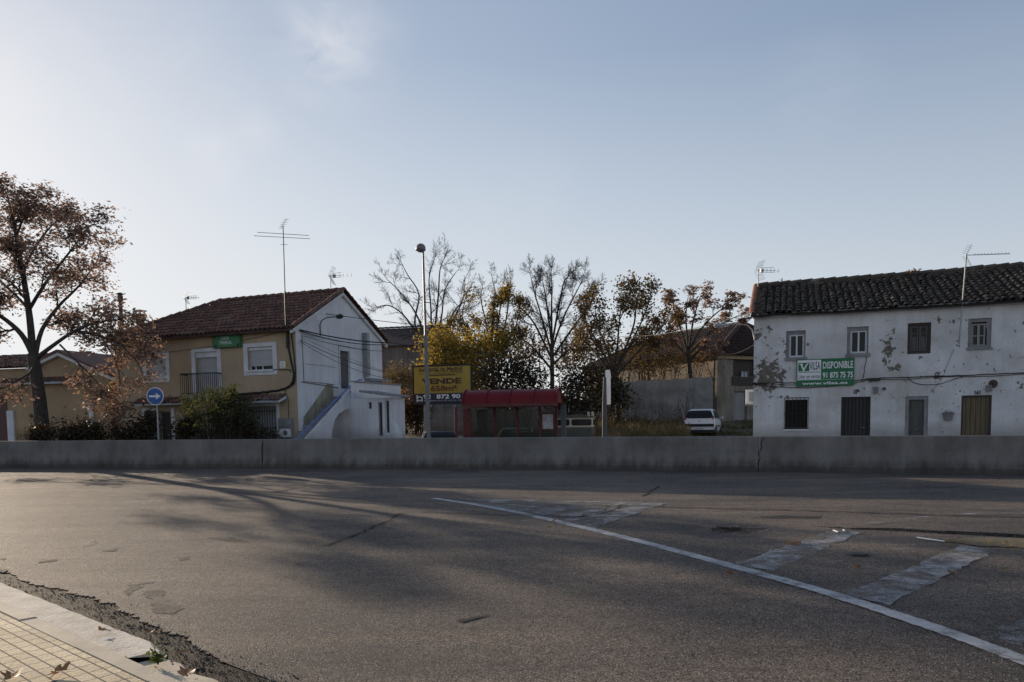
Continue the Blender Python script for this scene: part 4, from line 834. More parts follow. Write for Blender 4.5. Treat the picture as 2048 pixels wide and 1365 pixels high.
# ground floor openings
def grille(op, y, name, parent, n=9, mat='darkmetal', hb=(.12, .55, .9)):
    mb = MB(); u0, u1, z0, z1 = op
    for t in hb: mb.tube([(u0 - .02, y, z0 + (z1 - z0) * t), (u1 + .02, y, z0 + (z1 - z0) * t)], .014, 5)
    for i in range(n): x = u0 + (u1 - u0) * (i + .5) / n; mb.tube([(x, y, z0), (x, y, z1)], .011, 5)
    return mb.build(name, mat, parent)
o = lo['g2']; mb = MB(); mb.quad((o[0], .2, o[2]), (o[1], .2, o[2]), (o[1], .2, o[3]), (o[0], .2, o[3])); w = mb.build('window', 'shutter', lh); grille(o, -.03, 'grille', w, 11); surround(o, .13, .1, .16, 'surround', w)
o = lo['g1']; mb = MB(); mb.quad((o[0], .2, o[2]), (o[1], .2, o[2]), (o[1], .2, o[3]), (o[0], .2, o[3])); w = mb.build('window', 'greytrim', lh); grille(o, .04, 'grille', w, 6); surround(o, .10, .0, .12, 'surround', w)
door(lh, lo['d1'], .12, 'darkdoor', 'greytrim', 5)
mb = MB(); mb.box(LH.hit(346, 850)[0], LH.hit(351, 850)[0], -.06, -.002, .1, lo['d1'][3] + .1); mb.build('door_jamb', 'trim', lh)
def onwall(F, x0, y0, x1, y1, dep, mat, name, label, cat, extra=None):
    a = F.rect(x0, y0, x1, y1); t = thing(name, label, cat, F.o + F.ex * a[0] + Vector((0, 0, a[2])), F.a); w, h = a[1] - a[0], a[3] - a[2]
    MB().bbox(0, w, -dep, -.003, 0, h, min(.01, dep / 3)).build('panel', mat, t)
    if extra: extra(t, w, h, dep)
    return t
def cab(t, w, h, d):
    for k, (z0, z1, mt) in enumerate(((.05, .46, 'trim'), (.52, .95, 'metal'))): mb = MB(); mb.box(.05 * w, .95 * w, -d - .012, -d - .001, z0 * h, z1 * h); mb.build('door', mt, t)
    mb = MB(); mb.disc_y(.55 * w, .26 * h, .13 * h, -d - .03, -d - .013); mb.build('dial', 'lamp_grey', t)
onwall(LH, 562, 837, 588, 876, .16, 'greytrim', 'meter_cabinet', 'grey two-door meter cabinet at the right end of the ochre front', 'cabinet', cab)
def lines(t, w, h, d):
    mb = MB()
    for k in range(4): mb.box(w * .12, w * (.85 - .1 * (k % 2)), -d - .004, -d - .0005, h * (.18 + .2 * k), h * (.24 + .2 * k))
    mb.build('print', 'greytrim', t)
onwall(LH, 560, 723, 571, 736, .015, 'white', 'wall_notice', 'small white notice on the ochre wall near the corner cables', 'notice', lines)
onwall(LH, 572, 724, 578, 735, .015, 'yellowsign', 'wall_notice', 'small yellow plate beside the white notice on the ochre wall', 'notice')
def casa(t, w, h, d):
    text('CASA', (.30 * w, .60 * w, .52 * h, .73 * h), -d - .003, 'white', t, .0); text('TREBOL', (.22 * w, .70 * w, .22 * h, .44 * h), -d - .003, 'white', t, .0)
    for x, z in ((.09, .83), (.91, .85), (.10, .14), (.91, .15)):
        mb = MB()
        for k in range(3): mb.disc_y(x * w + .035 * cos(2.1 * k + .5), z * h + .035 * sin(2.1 * k + .5), .035, -d - .006 - .001 * k, -d - .0005, 10)
        mb.tube([(x * w, -d - .003, z * h), (x * w + .03, -d - .003, z * h - .09)], .006, 4); mb.build('clover_emblem', 'darkgreen', t)
    mb = MB(); framebars(mb, 0, w, 0, h, .02, -d - .012, -d - .0005); mb.build('frame', 'darkgreen', t)
onwall(LH, 430, 666, 485, 696, .12, 'greenold', 'house_sign', 'green sign with white lettering high on the ochre front', 'sign', casa)
# outside stair and lean-to on the gable side
sw = .95
top = [LH.hitx(x, y, sw) for x, y in ((628, 858), (702, 779))]
sl0 = (top[1][1] - top[0][1]) / (top[1][0] - top[0][0]); y0 = top[0][0] - (top[0][1] - .15) / sl0; yt, zt = top[1]
ax0 = LH.hitx(760, 800, sw)[0]
arch = []
pA = LH.hitx(700, 818, sw); pB = LH.hitx(664, 872, sw)
for k in range(9):
    t = k / 8 * pi / 2; arch.append((pB[0] + (pA[0] - pB[0]) * (1 - cos(t)) , pB[1] + (pA[1] - pB[1]) * sin(t)))
mb = MB(); mb.prism_x([(y0 - .1, 0), (pB[0], 0)] + arch + [(pA[0], zt - .05), (yt, zt)], sw - .11, sw); st_ = mb.build('staircase', 'white_side', lh); mb = MB(); mb.prism_x([(pB[0] + .15, 0), (pA[0] - .1, 0), (pA[0] - .1, pA[1] - .55)], .026, .05); mb.build('understair_shade', 'black', st_)  # flat black panel on the gable stands in for shade under the stair arch
mb = MB(); nst = 13; zlast = gz0 - .05
for i in range(nst): ya = y0 + (yt + .1 - y0) * i / nst; yb = y0 + (yt + .1 - y0) * (i + 1) / nst; z = zlast * (i + 1) / nst; z = max(.05, z - .34); mb.box(.006, sw - .112, ya, yb, max(0, z - .3), z)
mb.build('steps', 'greytrim', st_)
mb = MB(); mb.tube([(sw - .05, y0 + .1, .5), (sw - .05, yt, zt + .14), (sw - .05, yt + .7, zt + .42), (sw - .05, yt + .9, zt + .42)], .032, 6)
for i in range(6): t = i / 5; yy = y0 + .1 + (yt - y0 - .1) * t; mb.tube([(sw - .05, yy, .3 + (zt - .4) * t), (sw - .05, yy, .5 + (zt - .36) * t)], .014, 5)
mb.build('handrail', 'paleblue', st_)
mb = MB(); kz0 = LH.hitx(614, 836)[1]; mb.prism_x([(.32, 0), (yt + .1, zlast - .7), (yt + .1, zlast + .2), (yt - .3, zlast + .2), (.32, kz0)], .008, .022); mb.build('stained_dado', 'khaki', st_)
# lean-to
av = LH.hitx(700, 800, sw)[0]; av = max(av, pA[0] - .0)
aw = LH.hit(787, 835, av)[0]; arz0 = LH.hit(760, 796, av)[1]; mb = MB()
an_ops = [LH.rect(757, 805, 765, 873, av), LH.rect(770, 800, 779, 868, av), LH.rect(737, 805, 743, 818, av)]
an_ops = [(o[0], o[1], max(.15, o[2]), o[3]) for o in an_ops]
wall(mb, sw - .05, aw, -.2, arz0, an_ops, av, .15); AB = av + .9; mb.quad((aw, av, -.2), (aw, AB, -.2), (aw, AB, arz0), (aw, av, arz0)); mb.quad((sw, AB, -.2), (aw, AB, -.2), (aw, AB, arz0), (sw, AB, arz0))
an = mb.build('lean_to', 'white_side', lh)
for o in an_ops[:2]: mb = MB(); mb.box(o[0], o[1], av + .1, av + .14, o[2], o[3]); d = mb.build('door', 'brownwood', an); mb = MB(); framebars(mb, o[0], o[1], o[2], o[3], .04, av + .05, av + .095); mb.build('frame', 'trim' if o is an_ops[1] else 'greytrim', d)
o = an_ops[2]; mb = MB(); mb.quad((o[0], av + .12, o[2]), (o[1], av + .12, o[2]), (o[1], av + .12, o[3]), (o[0], av + .12, o[3])); mb.build('window', 'glass', an)
mb = MB(); rl = LH.hit(728, 787, av)[0]; zz0 = LH.hit(728, 790, av - .3)[1]; zz1 = LH.hit(798, 796, av - .3)[1]
mb.prism_y([(rl, zz0 + .10), (aw + .15, zz1 + .05), (aw + .15, zz1 + .12), (rl, zz0 + .19)], av - .35, av + 1.05); mb.cur = 0; mb.build('roof', 'greytrim', an)
# landing parapet
lp0 = LH.hit(700, 770, av)[0]; zl = LH.hitx(720, 766, sw)[1]; mb = MB(); mb.box(sw - .11, sw, yt, GD, zt - .5, zl); mb.box(.006, sw - .115, GD - .12, GD, zt - .5, zl); mb.box(.006, sw - .112, yt + .1, GD - .12, zlast - .3, zlast); mb.build('landing', 'white_side', st_)
mb = MB(); mb.box(sw - .15, sw + .04, yt + .2, GD + .05, zl, zl + .06); mb.build('landing_coping', 'greytrim', st_)
# rubble wall end at the lean-to
mb = MB(); mb.prism_y([(aw - .02, -.1), (aw + .32, -.1), (aw + .30, .6), (aw + .22, 1.0), (aw + .02, 1.45), (aw - .02, 1.5)], av - .1, av + .25); mb.build('wall_stub', 'white_side', an)
# duct and beam on the gable
d0 = LH.hitx(726, 665); d1 = LH.hitx(732, 754); mb = MB(); mb.box(.01, .26, d0[0] - .10, d0[0] + .12, LH.hitx(728, 754)[1], LH.hitx(728, 667)[1]); mb.build('flue_duct', 'metal', lh)
e0 = LH.hitx(733, 757); mb = MB(); mb.box(.01, .30, d0[0], GD + .3, e0[1] - .12, e0[1]); mb.build('duct_shelf', 'greytrim', lh)
def gl(pts, r=.012, mat='lightcable', name='conduit', off=.025):
    mb = MB(); mb.tube([(off, *LH.hitx(x, y)) for x, y in pts], r, 5); return mb.build(name, mat, lh)
gl([(603, 668), (607, 763), (640, 766), (668, 770)]); gl([(676, 690), (677, 735), (679, 770)], .008); gl([(675, 690), (700, 695), (725, 700)], .008); gl([(603, 668), (640, 675), (676, 683)], .006); gl([(610, 728), (650, 732), (672, 736)], .006); gl([(602, 764), (640, 770), (675, 776)], .018)
# broken rendering: black bracket street lamp on the gable
b = LH.hitx(640, 672); t = thing('wall_street_lamp', 'street lamp on a curved bracket fixed to the white gable', 'street lamp', LH.o + LH.ex * .03 + LH.ey * b[0] + Vector((0, 0, b[1])), LH.a)
def L2(px, py, x): q = LH.hitx(px, py, x); return Vector((x - .03, q[0] - b[0], q[1] - b[1]))
mb = MB(); mb.tube([(0, 0, 0), L2(640, 650, .06), L2(643, 642, .15), L2(652, 636, .45), L2(668, 634, .9), L2(676, 634, 1.15)], .024, 7); mb.build('bracket', 'lamp_grey', t)
h0, h1 = L2(672, 634, 1.05), L2(686, 632.5, 1.5); mb = MB(); mb.tube([h0, h0.lerp(h1, .25), h0.lerp(h1, .7), h1], [.03, .09, .10, .03], 8); mb.build('lamp_head', 'darkmetal', t)
# mast aerial on the ochre front
p0 = LH.o + LH.ex * LH.hit(574, 697, -.25)[0] - LH.ey * .25; p0.z = LH.hit(574, 697, -.25)[1]
pm, pt = at(570, 583, p0.y), at(566, 452, p0.y)
t = thing('tv_aerial', 'tall thin mast with wide horizontal rods on the ochre front', 'aerial', p0)
mb = MB(); mb.tube([(0, 0, 0), pm - p0], .035, 7); mb.tube([pm - p0, pt - p0], .018, 6); mb.tube([(0, 0, .3), (0, .25, .3)], .015, 5); mb.tube([(0, 0, .9), (0, .25, .9)], .015, 5); mb.build('mast', 'darkmetal', t)
mb = MB()
for a, c in (((508, 472), (620, 478)), ((514, 465), (618, 471.5))): mb.tube([at(*a, p0.y - .3) - p0, at(*c, p0.y + .2) - p0], .010, 4)
mb.tube([at(561, 489, p0.y) - p0, at(575, 490, p0.y) - p0], .008, 4); mb.build('rods', 'metal', t)
mb = MB(); q0, q1 = at(562, 456, p0.y) - p0, at(573, 438, p0.y + .4) - p0; mb.tube([q0, q1], .008, 4)
for i in range(6): q = q0.lerp(q1, i / 5); mb.tube([q - Vector((.10, 0, .015)), q + Vector((.10, 0, -.015))], .006, 4)
mb.build('boom', 'metal', t)
g0 = LH.o + LH.ex * -.5 + LH.ey * LRV + Vector((0, 0, rz)); yagi('tv_aerial', 'aerial with grid reflector on the ridge above the white gable', g0, .75, radians(-5), .5)
u, z = LH.hit(372, 612, LRV); g0 = LH.o + LH.ex * u + LH.ey * LRV + Vector((0, 0, rz)); yagi('tv_aerial', 'small aerial at the far left of the red tiled ridge', g0, .4, radians(-5), .8, .7)
# ------------------------------------------------------------------ far-left low house
BH = Frame((at(224, 870, 35.0).x, 35.0, 0), -16)
bh = thing('low_ochre_house', 'low ochre house with a shallow gable behind the big left tree', 'house', BH.o, BH.a)
gl0 = BH.hit(75, 727)[0]; ap = BH.hit(122, 707); er = BH.hit(221, 752); wl = BH.hit(-160, 800)[0]; ez = BH.hit(60, 760)[1]
mb = MB(); wall(mb, wl, 0, -.3, er[1] - .05, [], 0); zr = er[1] - .05; zl_ = BH.hit(80, 727)[1]
mb.add([(gl0, 0, zr), (0, 0, zr), (ap[0], 0, ap[1]), (gl0, 0, zl_)], [(0, 1, 2, 3)]); mb.quad((0, 0, -.3), (0, 7, -.3), (0, 7, zr), (0, 0, zr)); mb.build('wall', 'tan', bh)
mb = MB()
for p, q in (((gl0 - .5, zl_ - .22), ap), (ap, (er[0] + .3, er[1] - .12))): mb.prism_y([(p[0], p[1] + .04), (q[0], q[1] + .04), (q[0], q[1] + .16), (p[0], p[1] + .16)], -.25, 7)
r_ = mb.build('roof', 'tile_red', bh)
mb = MB()
for p, q in (((gl0 - .5, zl_ - .22), ap), (ap, (er[0] + .3, er[1] - .12))): mb.prism_y([(p[0], p[1] - .12), (q[0], q[1] - .12), (q[0], q[1] + .035), (p[0], p[1] + .035)], -.2, -.01)
mb.build('verge_board', 'trim', r_)
# left wing roof with tiles
mb = MB(); zq = BH.hit(20, 738)[1]; Ow = Vector((wl, -.2, zq)); zt_ = BH.hit(30, 713, 3)[1]; Sw = Vector((0, 3.2, zt_ - zq)).normalized(); lw = (Vector((0, 3.2, zt_ - zq))).length
mb.cur = 1; mb.add([Ow, Ow + Vector((gl0 + .3 - wl, 0, 0)), Ow + Vector((gl0 + .3 - wl, 0, 0)) + Sw * lw, Ow + Sw * lw], [(0, 1, 2, 3)]); mb.cur = 0; tiles(mb, Ow, (1, 0, 0), Sw, gl0 + .3 - wl, lw, .23, .35, .09, None, None, .02, 31); mb.build('roof', ['tile_red', 'tile_under'], bh)
mb = MB(); wall(mb, wl, gl0 + .2, zr - .01, zq, [], .02); mb.build('wing_wall', 'tan', bh)
k0 = BH.hit(15, 752)[0]; k1 = BH.hit(182, 762)[0]; kz = BH.hit(130, 762)[1]; mb = MB(); mb.cur = 1; mb.prism_x([(-.42, kz - .10), (-.003, kz + .12), (-.003, kz), (-.40, kz - .14)], k0, k1); mb.cur = 0; tiles(mb, (k0, -.45, kz - .08), (1, 0, 0), (0, .45, .22), k1 - k0, .5, .21, .3, .08, None, None, .015, 33); mb.build('canopy', ['tile_red', 'trim'], bh)
for x0, x1, y0 in ((18, 31, 822), (182, 190, 800)): u0 = BH.hit(x0, 850)[0]; u1 = BH.hit(x1, 850)[0]; MB().box(u0, u1, -.10, -.003, 0, BH.hit(x0, y0)[1]).build('pilaster', 'trim', bh)
mb = MB(); u1 = BH.hit(16, 840)[0]; mb.box(u1 - 1.6, u1, -.03, -.002, 0, BH.hit(8, 785)[1]); mb.build('door', 'reddoor', bh)
u, z = BH.hit(63, 832); mb = MB(); mb.disc_y(u, z, .10, -.04, -.003, 16); mb.build('vent', 'rust', bh)
# ------------------------------------------------------------------ buildings behind
MH = Frame((at(862, 800, 62).x, 62, gz(0, 62)), -14)
mh = thing('rear_building', 'dull brown building with dark roof edge behind the white gable', 'building', MH.o - Vector((0, 0, 1.4)), MH.a); MH.o.z -= 1.4
u0 = MH.hit(700, 700)[0]; z1 = MH.hit(800, 690)[1]; zr_ = MH.hit(800, 657, 4)[1]; mb = MB(); mb.box(u0, 0, 0, 9, 0, z1); mb.build('wall', 'mauvewall', mh)
mb = MB(); mb.prism_x([(-.4, z1 - .1), (4, zr_), (9.4, z1 - .1)], u0 - .3, .3); ridge(mb, (u0, 4, zr_), (.3, 4, zr_), .14, .5, 3); mb.build('roof', 'tile_dark', mh)
WC = at(1434, 840, 47); WH = Frame((WC.x, 47, 0), math.degrees(atan2(.46, .88)))
wh = thing('warehouse', 'old rendered warehouse with dark red hipped roof and upper wooden loft opening', 'warehouse', WH.o, WH.a)
wz = WH.hit(1440, 708)[1]; WW, WLn = 10.5, 15.0
hz_ = wz + 2.45
lop = WH.rect(1466, 720, 1512, 754); dop = WH.rect(1468, 783, 1494, 836); dop = (dop[0], dop[1], gz(WC.x + 3, 48) - .1, dop[3])
mb = MB(); wall(mb, 0, WW, .3, wz, [lop, dop], 0, .25)
def wq(v0, v1, z0, z1): mb.quad((0, v1, z0), (0, v0, z0), (0, v0, z1), (0, v1, z1))
wq(0, WLn, .3, wz); mb.quad((WW, 0, .3), (WW, WLn, .3), (WW, WLn, wz), (WW, 0, wz)); mb.build('wall', 'brickwall', wh)
o_ = .4; A = [Vector((-o_, -o_, wz - .05)), Vector((WW + o_, -o_, wz - .05)), Vector((WW + o_, WLn + o_, wz - .05)), Vector((-o_, WLn + o_, wz - .05))]; r1 = Vector((WW / 2, 3.2, hz_)); r2 = Vector((WW / 2, WLn - 2.0, hz_))
mb = MB(); mb.add(A + [r1, r2], [(0, 1, 4), (1, 2, 5, 4), (2, 3, 5), (3, 0, 4, 5)])
sl1 = (r1 - Vector((WW / 2, -o_, wz - .05))); tiles(mb, A[0], (1, 0, 0), sl1, WW + 2 * o_, sl1.length, .3, .42, .11, lambda u, s: min(u, WW + 2 * o_ - u) > s / sl1.length * (WW / 2 + o_) - .1, None, .02, 41, 4)
sl2 = Vector((WW / 2 + o_, 0, hz_ - wz + .05)); tiles(mb, A[3], (0, -1, 0), sl2, WLn + 2 * o_, sl2.length, .3, .42, .11, lambda u, s: (u > s / sl2.length * (2.0 + o_) - .1) and (WLn + 2 * o_ - u > s / sl2.length * (3.2 + o_) - .1), None, .02, 42, 4)
ridge(mb, A[0] + Vector((0, 0, .1)), r1 + Vector((0, 0, .1)), .16, .42, 43); ridge(mb, A[1], r1, .14, .42, 44); ridge(mb, r1, r2, .15, .42, 45); mb.build('roof', 'tile_dark', wh)
mb = MB(); mb.box(-.12, -.003, -.1, WLn, wz - .30, wz - .10); mb.box(-.1, WW, -.12, -.003, wz - .30, wz - .10); mb.build('cornice', 'tan', wh)
mb = MB(); mb.box(lop[0], lop[1], .2, .24, lop[2], lop[3]); lw_ = mb.build('loft_opening', 'brownwood', wh); fo = WH.rect(1482, 743, 1496, 757, .1); mb = MB(); mb.box(fo[0] + .03, fo[1] - .03, .14, .16, fo[2] + .03, fo[3] - .03); w = mb.build('window', 'trim', lw_); mb = MB(); framebars(mb, fo[0], fo[1], fo[2], fo[3], .06, .08, .135, (.5,)); mb.build('frame', 'greytrim', w)
mb = MB(); mb.box(lop[0] - .1, lop[1], -.06, .19, lop[2] - .55, lop[2] - .02); mb.build('loft_sill', 'brownwood', lw_)
d = door(wh, dop, .15, 'palewood', 'greytrim', 4)
gwf = Frame((at(1206, 860, 45).x, 45, 0), 1.0)
gw = thing('garden_wall', 'tall stained grey garden wall behind the white car', 'wall', gwf.o, gwf.a); ge = gwf.hit(1428, 800)[0]; zt0, zt1 = gwf.hit(1250, 764)[1], gwf.hit(1400, 755)[1]
mb = MB(); n = 24; vs = []
for i in range(n + 1): t = i / n; z = zt0 + (zt1 - zt0) * t + R_.uniform(-.05, .05) - (.5 * ss(.15, 0, t)); vs += [(ge * t, 0, -.1), (ge * t, 0, z), (ge * t, .3, z), (ge * t, .3, -.1)]
mb.add(vs, [(i * 4 + j, i * 4 + 4 + j, i * 4 + 5 + j, i * 4 + 1 + j) for i in range(n) for j in range(3)]); mb.add(vs[-4:], [(0, 1, 2, 3)]); mb.build('wall', 'gardenwall', gw)
bwf = Frame((at(850, 860, 43).x, 43, 0), -8); bw = thing('yard_wall', 'pale stained yard wall behind the yellow billboard and red shelter', 'wall', bwf.o, bwf.a); be = bwf.hit(1180, 800)[0]; bz = bwf.hit(900, 806)[1]
mb = MB(); n = 8
for i in range(n): mb.box(be * i / n + .008, be * (i + 1) / n - .008, 0, .18, .1, bz + (.04 if i % 2 else 0)); 
mb.build('wall_panel', 'gardenwall', bw)
# ------------------------------------------------------------------ street lamp
b0 = at(858, 874, 25.2); b0.z = .12; tp = at(846, 500, 25.2)
t = thing('street_lamp', 'tall slim grey street lamp with a small domed head in front of the yellow billboard', 'street lamp', b0)
d_ = tp - b0; mb = MB(); mb.tube([(0, 0, 0), d_ * .08], .09, 12); mb.tube([d_ * .08, d_ * .1, d_ * .60], [.09, .078, .062], 12); mb.tube([d_ * .60, d_ * .605, d_], [.062, .045, .034], 10); mb.build('pole', 'lamp_grey', t)
mb = MB(); mb.box(-.06, .06, -.115, -.09, .5, .85); mb.build('access_door', 'metal', t)
hc = at(841, 499, 25.2) - b0; mb = MB()
vs = []; n = 16; rings = [(0, 1.0), (.45, .95), (.75, .75), (.95, .4), (1.0, .02)]
for zz, rr_ in rings:
    for j in range(n): a = 2 * pi * j / n; vs.append(hc + Vector((cos(a) * .17 * rr_ + .02 * (zz), sin(a) * .24 * rr_, zz * .21 - .03)))
mb.add(vs, [(i * n + j, i * n + (j + 1) % n, (i + 1) * n + (j + 1) % n, (i + 1) * n + j) for i in range(4) for j in range(n)], True); mb.build('lamp_head', 'lamp_grey', t)
mb = MB(); vs = [hc + Vector((cos(2 * pi * j / n) * .155, sin(2 * pi * j / n) * .22, -.035)) for j in range(n)] + [hc + Vector((cos(2 * pi * j / n) * .08, sin(2 * pi * j / n) * .12, -.085)) for j in range(n)]
mb.add(vs, [(j, (j + 1) % n, n + (j + 1) % n, n + j) for j in range(n)] + [tuple(range(n, 2 * n))], True); mb.build('lens', 'lens', t)
# lamp on the corner of the right house
h = RH.hit(1507, 668); b0 = RH.o + RH.ex * .02 + RH.ey * .3 + Vector((0, 0, h[1])); t = thing('wall_street_lamp', 'street lamp with long curved arm reaching left from the white terrace house corner', 'street lamp', b0)
D = b0.y + .2; P = [at(x, y, D) - b0 for x, y in ((1504, 660), (1494, 651), (1478, 648), (1455, 649))]; mb = MB(); mb.tube([(0, 0, -.25), (-.02, .05, -.05)] + P, .024, 7); mb.build('arm', 'metal', t)
q0, q1 = at(1458, 650, D) - b0, at(1428, 652, D) - b0; mb = MB(); mb.tube([q0, q0.lerp(q1, .2), q0.lerp(q1, .75), q1], [.03, .075, .085, .04], 10); mb.build('lamp_head', 'metal', t); mb = MB(); mb.tube([q0.lerp(q1, .45) - Vector((0, 0, .06)), q1 - Vector((-.04, 0, .03))], [.06, .05], 8); mb.build('lens', 'lens', t)
# air conditioner at the corner
a0 = at(1491, 808, RH.o.y + .9); t = thing('air_conditioner', 'white air conditioner unit hung on the side of the terrace house', 'air conditioner', a0 + Vector((-.0, 0, 0)), RH.a)
MB().bbox(0, .62, 0, .3, 0, .52, .02).build('casing', 'white', t); mb = MB()
for i in range(8): mb.box(.12, .34, -.012, -.001, .09 + .045 * i, .11 + .045 * i)
mb.build('vent_grille', 'lamp_grey', t); mb = MB(); mb.box(-.02, .62, .05, .09, -.06, -.003); mb.box(-.02, .62, .22, .26, -.06, -.003); mb.build('bracket', 'metal', t)
# ------------------------------------------------------------------ traffic sign
b0 = at(311, 793, 27.6); t = thing('traffic_sign', 'round blue sign with a white arrow pointing right on a thin post', 'traffic sign', (b0.x, b0.y, 0), radians(-4)); r = 17.5 * 27.6 / FPX; z = b0.z
mb = MB(); mb.disc_y(0, z, r, -.03, -.01, 36); mb.build('rim', 'white', t); mb = MB(); mb.disc_y(0, z, r * .92, -.036, -.0305, 36); mb.build('disc', 'blue', t)
mb = MB(); s = r; mb.prism_y([(-.68 * s, z - .11 * s), (.12 * s, z - .11 * s), (.12 * s, z - .36 * s), (.68 * s, z), (.12 * s, z + .36 * s), (.12 * s, z + .11 * s), (-.68 * s, z + .11 * s)], -.041, -.0365); mb.build('arrow', 'white', t)
mb = MB(); mb.tube([(.03, .03, 0), (.03, .03, z + r * .6)], .03, 8); mb.build('post', 'metal', t)
# ------------------------------------------------------------------ billboard
BF = Frame((at(826, 800, 37).x, 37, 0), -16)
tl = BF.hit(826, 732); bl = BF.hit(829, 810); tr = BF.hit(944, 727); W_ = tr[0]; z0, z1 = bl[1], tl[1]; zm = BF.hit(830, 788)[1]
bb = thing('billboard', 'yellow and black property-for-sale billboard on posts beside the red shelter', 'billboard', BF.o, BF.a)
mb = MB(); mb.box(0, W_, 0, .08, z0, z1); mb.build('board', 'black', bb)
mb = MB(); mb.box(.09, W_ - .09, -.012, -.002, zm, z1 - .08); yb = mb.build('yellow_panel', 'yellowsign', bb); mb = MB(); mb.box(.06, W_ - .09, -.012, -.002, z0 + .02, zm - .004); mb.build('lower_panel', 'navy', bb)
def bt(body, x0, y0, x1, y1, mat, bold=.0): text(body, BF.rect(x0, y0, x1, y1), -.017, mat, bb, bold)
bt('Industrial de Madrid', 838.5, 734.5, 924, 742, 'brownink', .02)
mb = MB()
for x0, x1 in ((838, 849), (852, 866), (868, 882), (885, 896), (899, 912), (914, 925)): a = BF.rect(x0, 742, x1, 743.6); mb.box(a[0], a[1], -.017, -.012, a[2], a[3])
a = BF.rect(856, 749.5, 911, 751.8); mb.box(a[0], a[1], -.017, -.012, a[2], a[3]); mb.build('printed_rule', 'brownink', bb)
bt('Gestión Inmobiliaria', 838.5, 745, 909, 748.8, 'brownink', .0); bt('S. A.', 913, 743.8, 924, 746.5, 'brownink', .0)
bt('VENDE', 843, 757, 923, 768.5, 'brownink', .05); bt('658m²', 861, 771, 914, 783, 'rustink', .045)
bt('91  872 90', 847, 789, 921, 798, 'white', .03); bt('Polígono km 22 (Crta. Madrid)', 849, 800, 940, 803, 'trim', .0)
mb = MB()
def bp(pts):
    q = [BF.hit(x, y) for x, y in pts]
    for p0, p1 in zip(q, q[1:]): mb.tube([(p0[0], -.02, p0[1]), (p1[0], -.02, p1[1])], .028, 4)
bp([(834.5, 791), (834.5, 799)]); bp([(834, 798), (839.5, 793.5), (845.5, 797.5)]); bp([(834.5, 804.5), (834.5, 800), (839.5, 803), (844.5, 799.5), (844.5, 804)]); mb.build('logo', 'white', bb)
for px in (848, 908): u = BF.hit(px, 830)[0]; MB().box(u - .05, u + .05, .09, .19, 0, z1 - .1).build('post', 'palewood', bb)
mb = MB()
for k in range(1, 4): u = W_ * k / 4; mb.box(u - .006, u + .006, -.0135, -.0122, zm, z1 - .08)
mb.build('sheet_joint', 'brownink', yb)
# ------------------------------------------------------------------ bus shelter
SF = Frame((at(936, 870, 27.6).x, 27.6, .12), -13)
e1 = SF.hit(1104, 800)[0]; fz = SF.hit(1020, 811)[1] ; tz = SF.hit(1020, 781, .6)[1]; R0 = .62; RH_ = tz - fz - .04
bs = thing('bus_shelter', 'bus shelter with red barrel-vaulted roof and glass back behind the concrete wall', 'bus shelter', SF.o, SF.a)
x0, x1 = -.2, e1 + .2; yc = R0 - .05
def arc(r, h, n=18, k=1.0): return [(yc - cos(pi * i / n) * r, fz + .06 + sin(pi * i / n) * h) for i in range(n + 1)]
mb = MB(); A = arc(R0, RH_); n = len(A); mb.add([(x0, y, z) for y, z in A] + [(x1, y, z) for y, z in A], [(i, n + i, n + i + 1, i + 1) for i in range(n - 1)], True); B = arc(R0 - .04, RH_ - .04); mb.add([(x0, y, z) for y, z in B] + [(x1, y, z) for y, z in B], [(i + 1, n + i + 1, n + i, i) for i in range(n - 1)], True)
mb.add([(x0 + .03, y, z) for y, z in B], [tuple(range(n))]); mb.add([(x1 - .03, y, z) for y, z in B], [tuple(range(n))[::-1]]); rf_ = mb.build('roof', 'red', bs)
for k in range(5):
    x = x0 + .025 + (x1 - x0 - .05) * k / 4; mb = MB(); mb.tube([(x, yc + (y - yc) * 1.035, fz + .06 + (z - fz - .06) * 1.05) for y, z in A], .030, 6); mb.build('rib', 'red', rf_)
mb = MB(); mb.box(x0, x1, yc - R0 - .03, yc - R0 + .04, fz - .05, fz + .07); mb.box(x0, x1, yc + R0 - .04, yc + R0 + .03, fz - .05, fz + .07); mb.build('fascia', 'darkred', rf_)
yb_ = yc + R0 - .08
ms = [SF.hit(x, 840, yb_)[0] for x in (938, 990, 1035, 1080, 1113)]
for k, x in enumerate(ms): MB().box(x - .045, x + .045, yb_ - .045, yb_ + .045, 0, fz - .05).build('post', 'darkred', bs)
for p, q in zip(ms[:3], ms[1:4]): MB().box(p + .05, q - .05, yb_ - .006, yb_ + .006, .25, fz - .12).build('glass_panel', 'shelterglass', bs)
MB().box(ms[3] + .05, ms[4] - .05, yb_ - .006, yb_ + .006, .25, fz - .12).build('glass_panel', 'shelterglass', bs)
zm0, zm1 = SF.hit(1100, 858, yb_ - .08)[1], SF.hit(1100, 829, yb_ - .08)[1]; mb = MB(); framebars(mb, ms[3] + .05, ms[4] - .05, zm0 - .06, zm1 + .06, .06, yb_ - .10, yb_ - .04); mp_ = mb.build('map_frame', 'darkred', bs); MB().box(ms[3] + .10, ms[4] - .10, yb_ - .085, yb_ - .06, zm0, zm1).build('map_sheet', 'map', mp_)
xx = SF.hit(1122, 840, 0)[0]; MB().box(xx - .085, xx + .085, yc - .1, yc + .08, 0, fz - .02).build('post', 'postgrey', bs)
mb = MB(); mb.box(ms[0] + .05, ms[0] + .35, yb_ - .95, yb_ - .9, .2, fz - .1); mb.build('end_panel', 'darkred', bs)
mb = MB(); mb.box(ms[1] - .3, ms[3] - .1, yb_ - .5, yb_ - .15, .44, .48)
for x in (ms[1], ms[3] - .4): mb.box(x, x + .05, yb_ - .4, yb_ - .2, 0, .44)
mb.build('bench', 'darkmetal', bs)
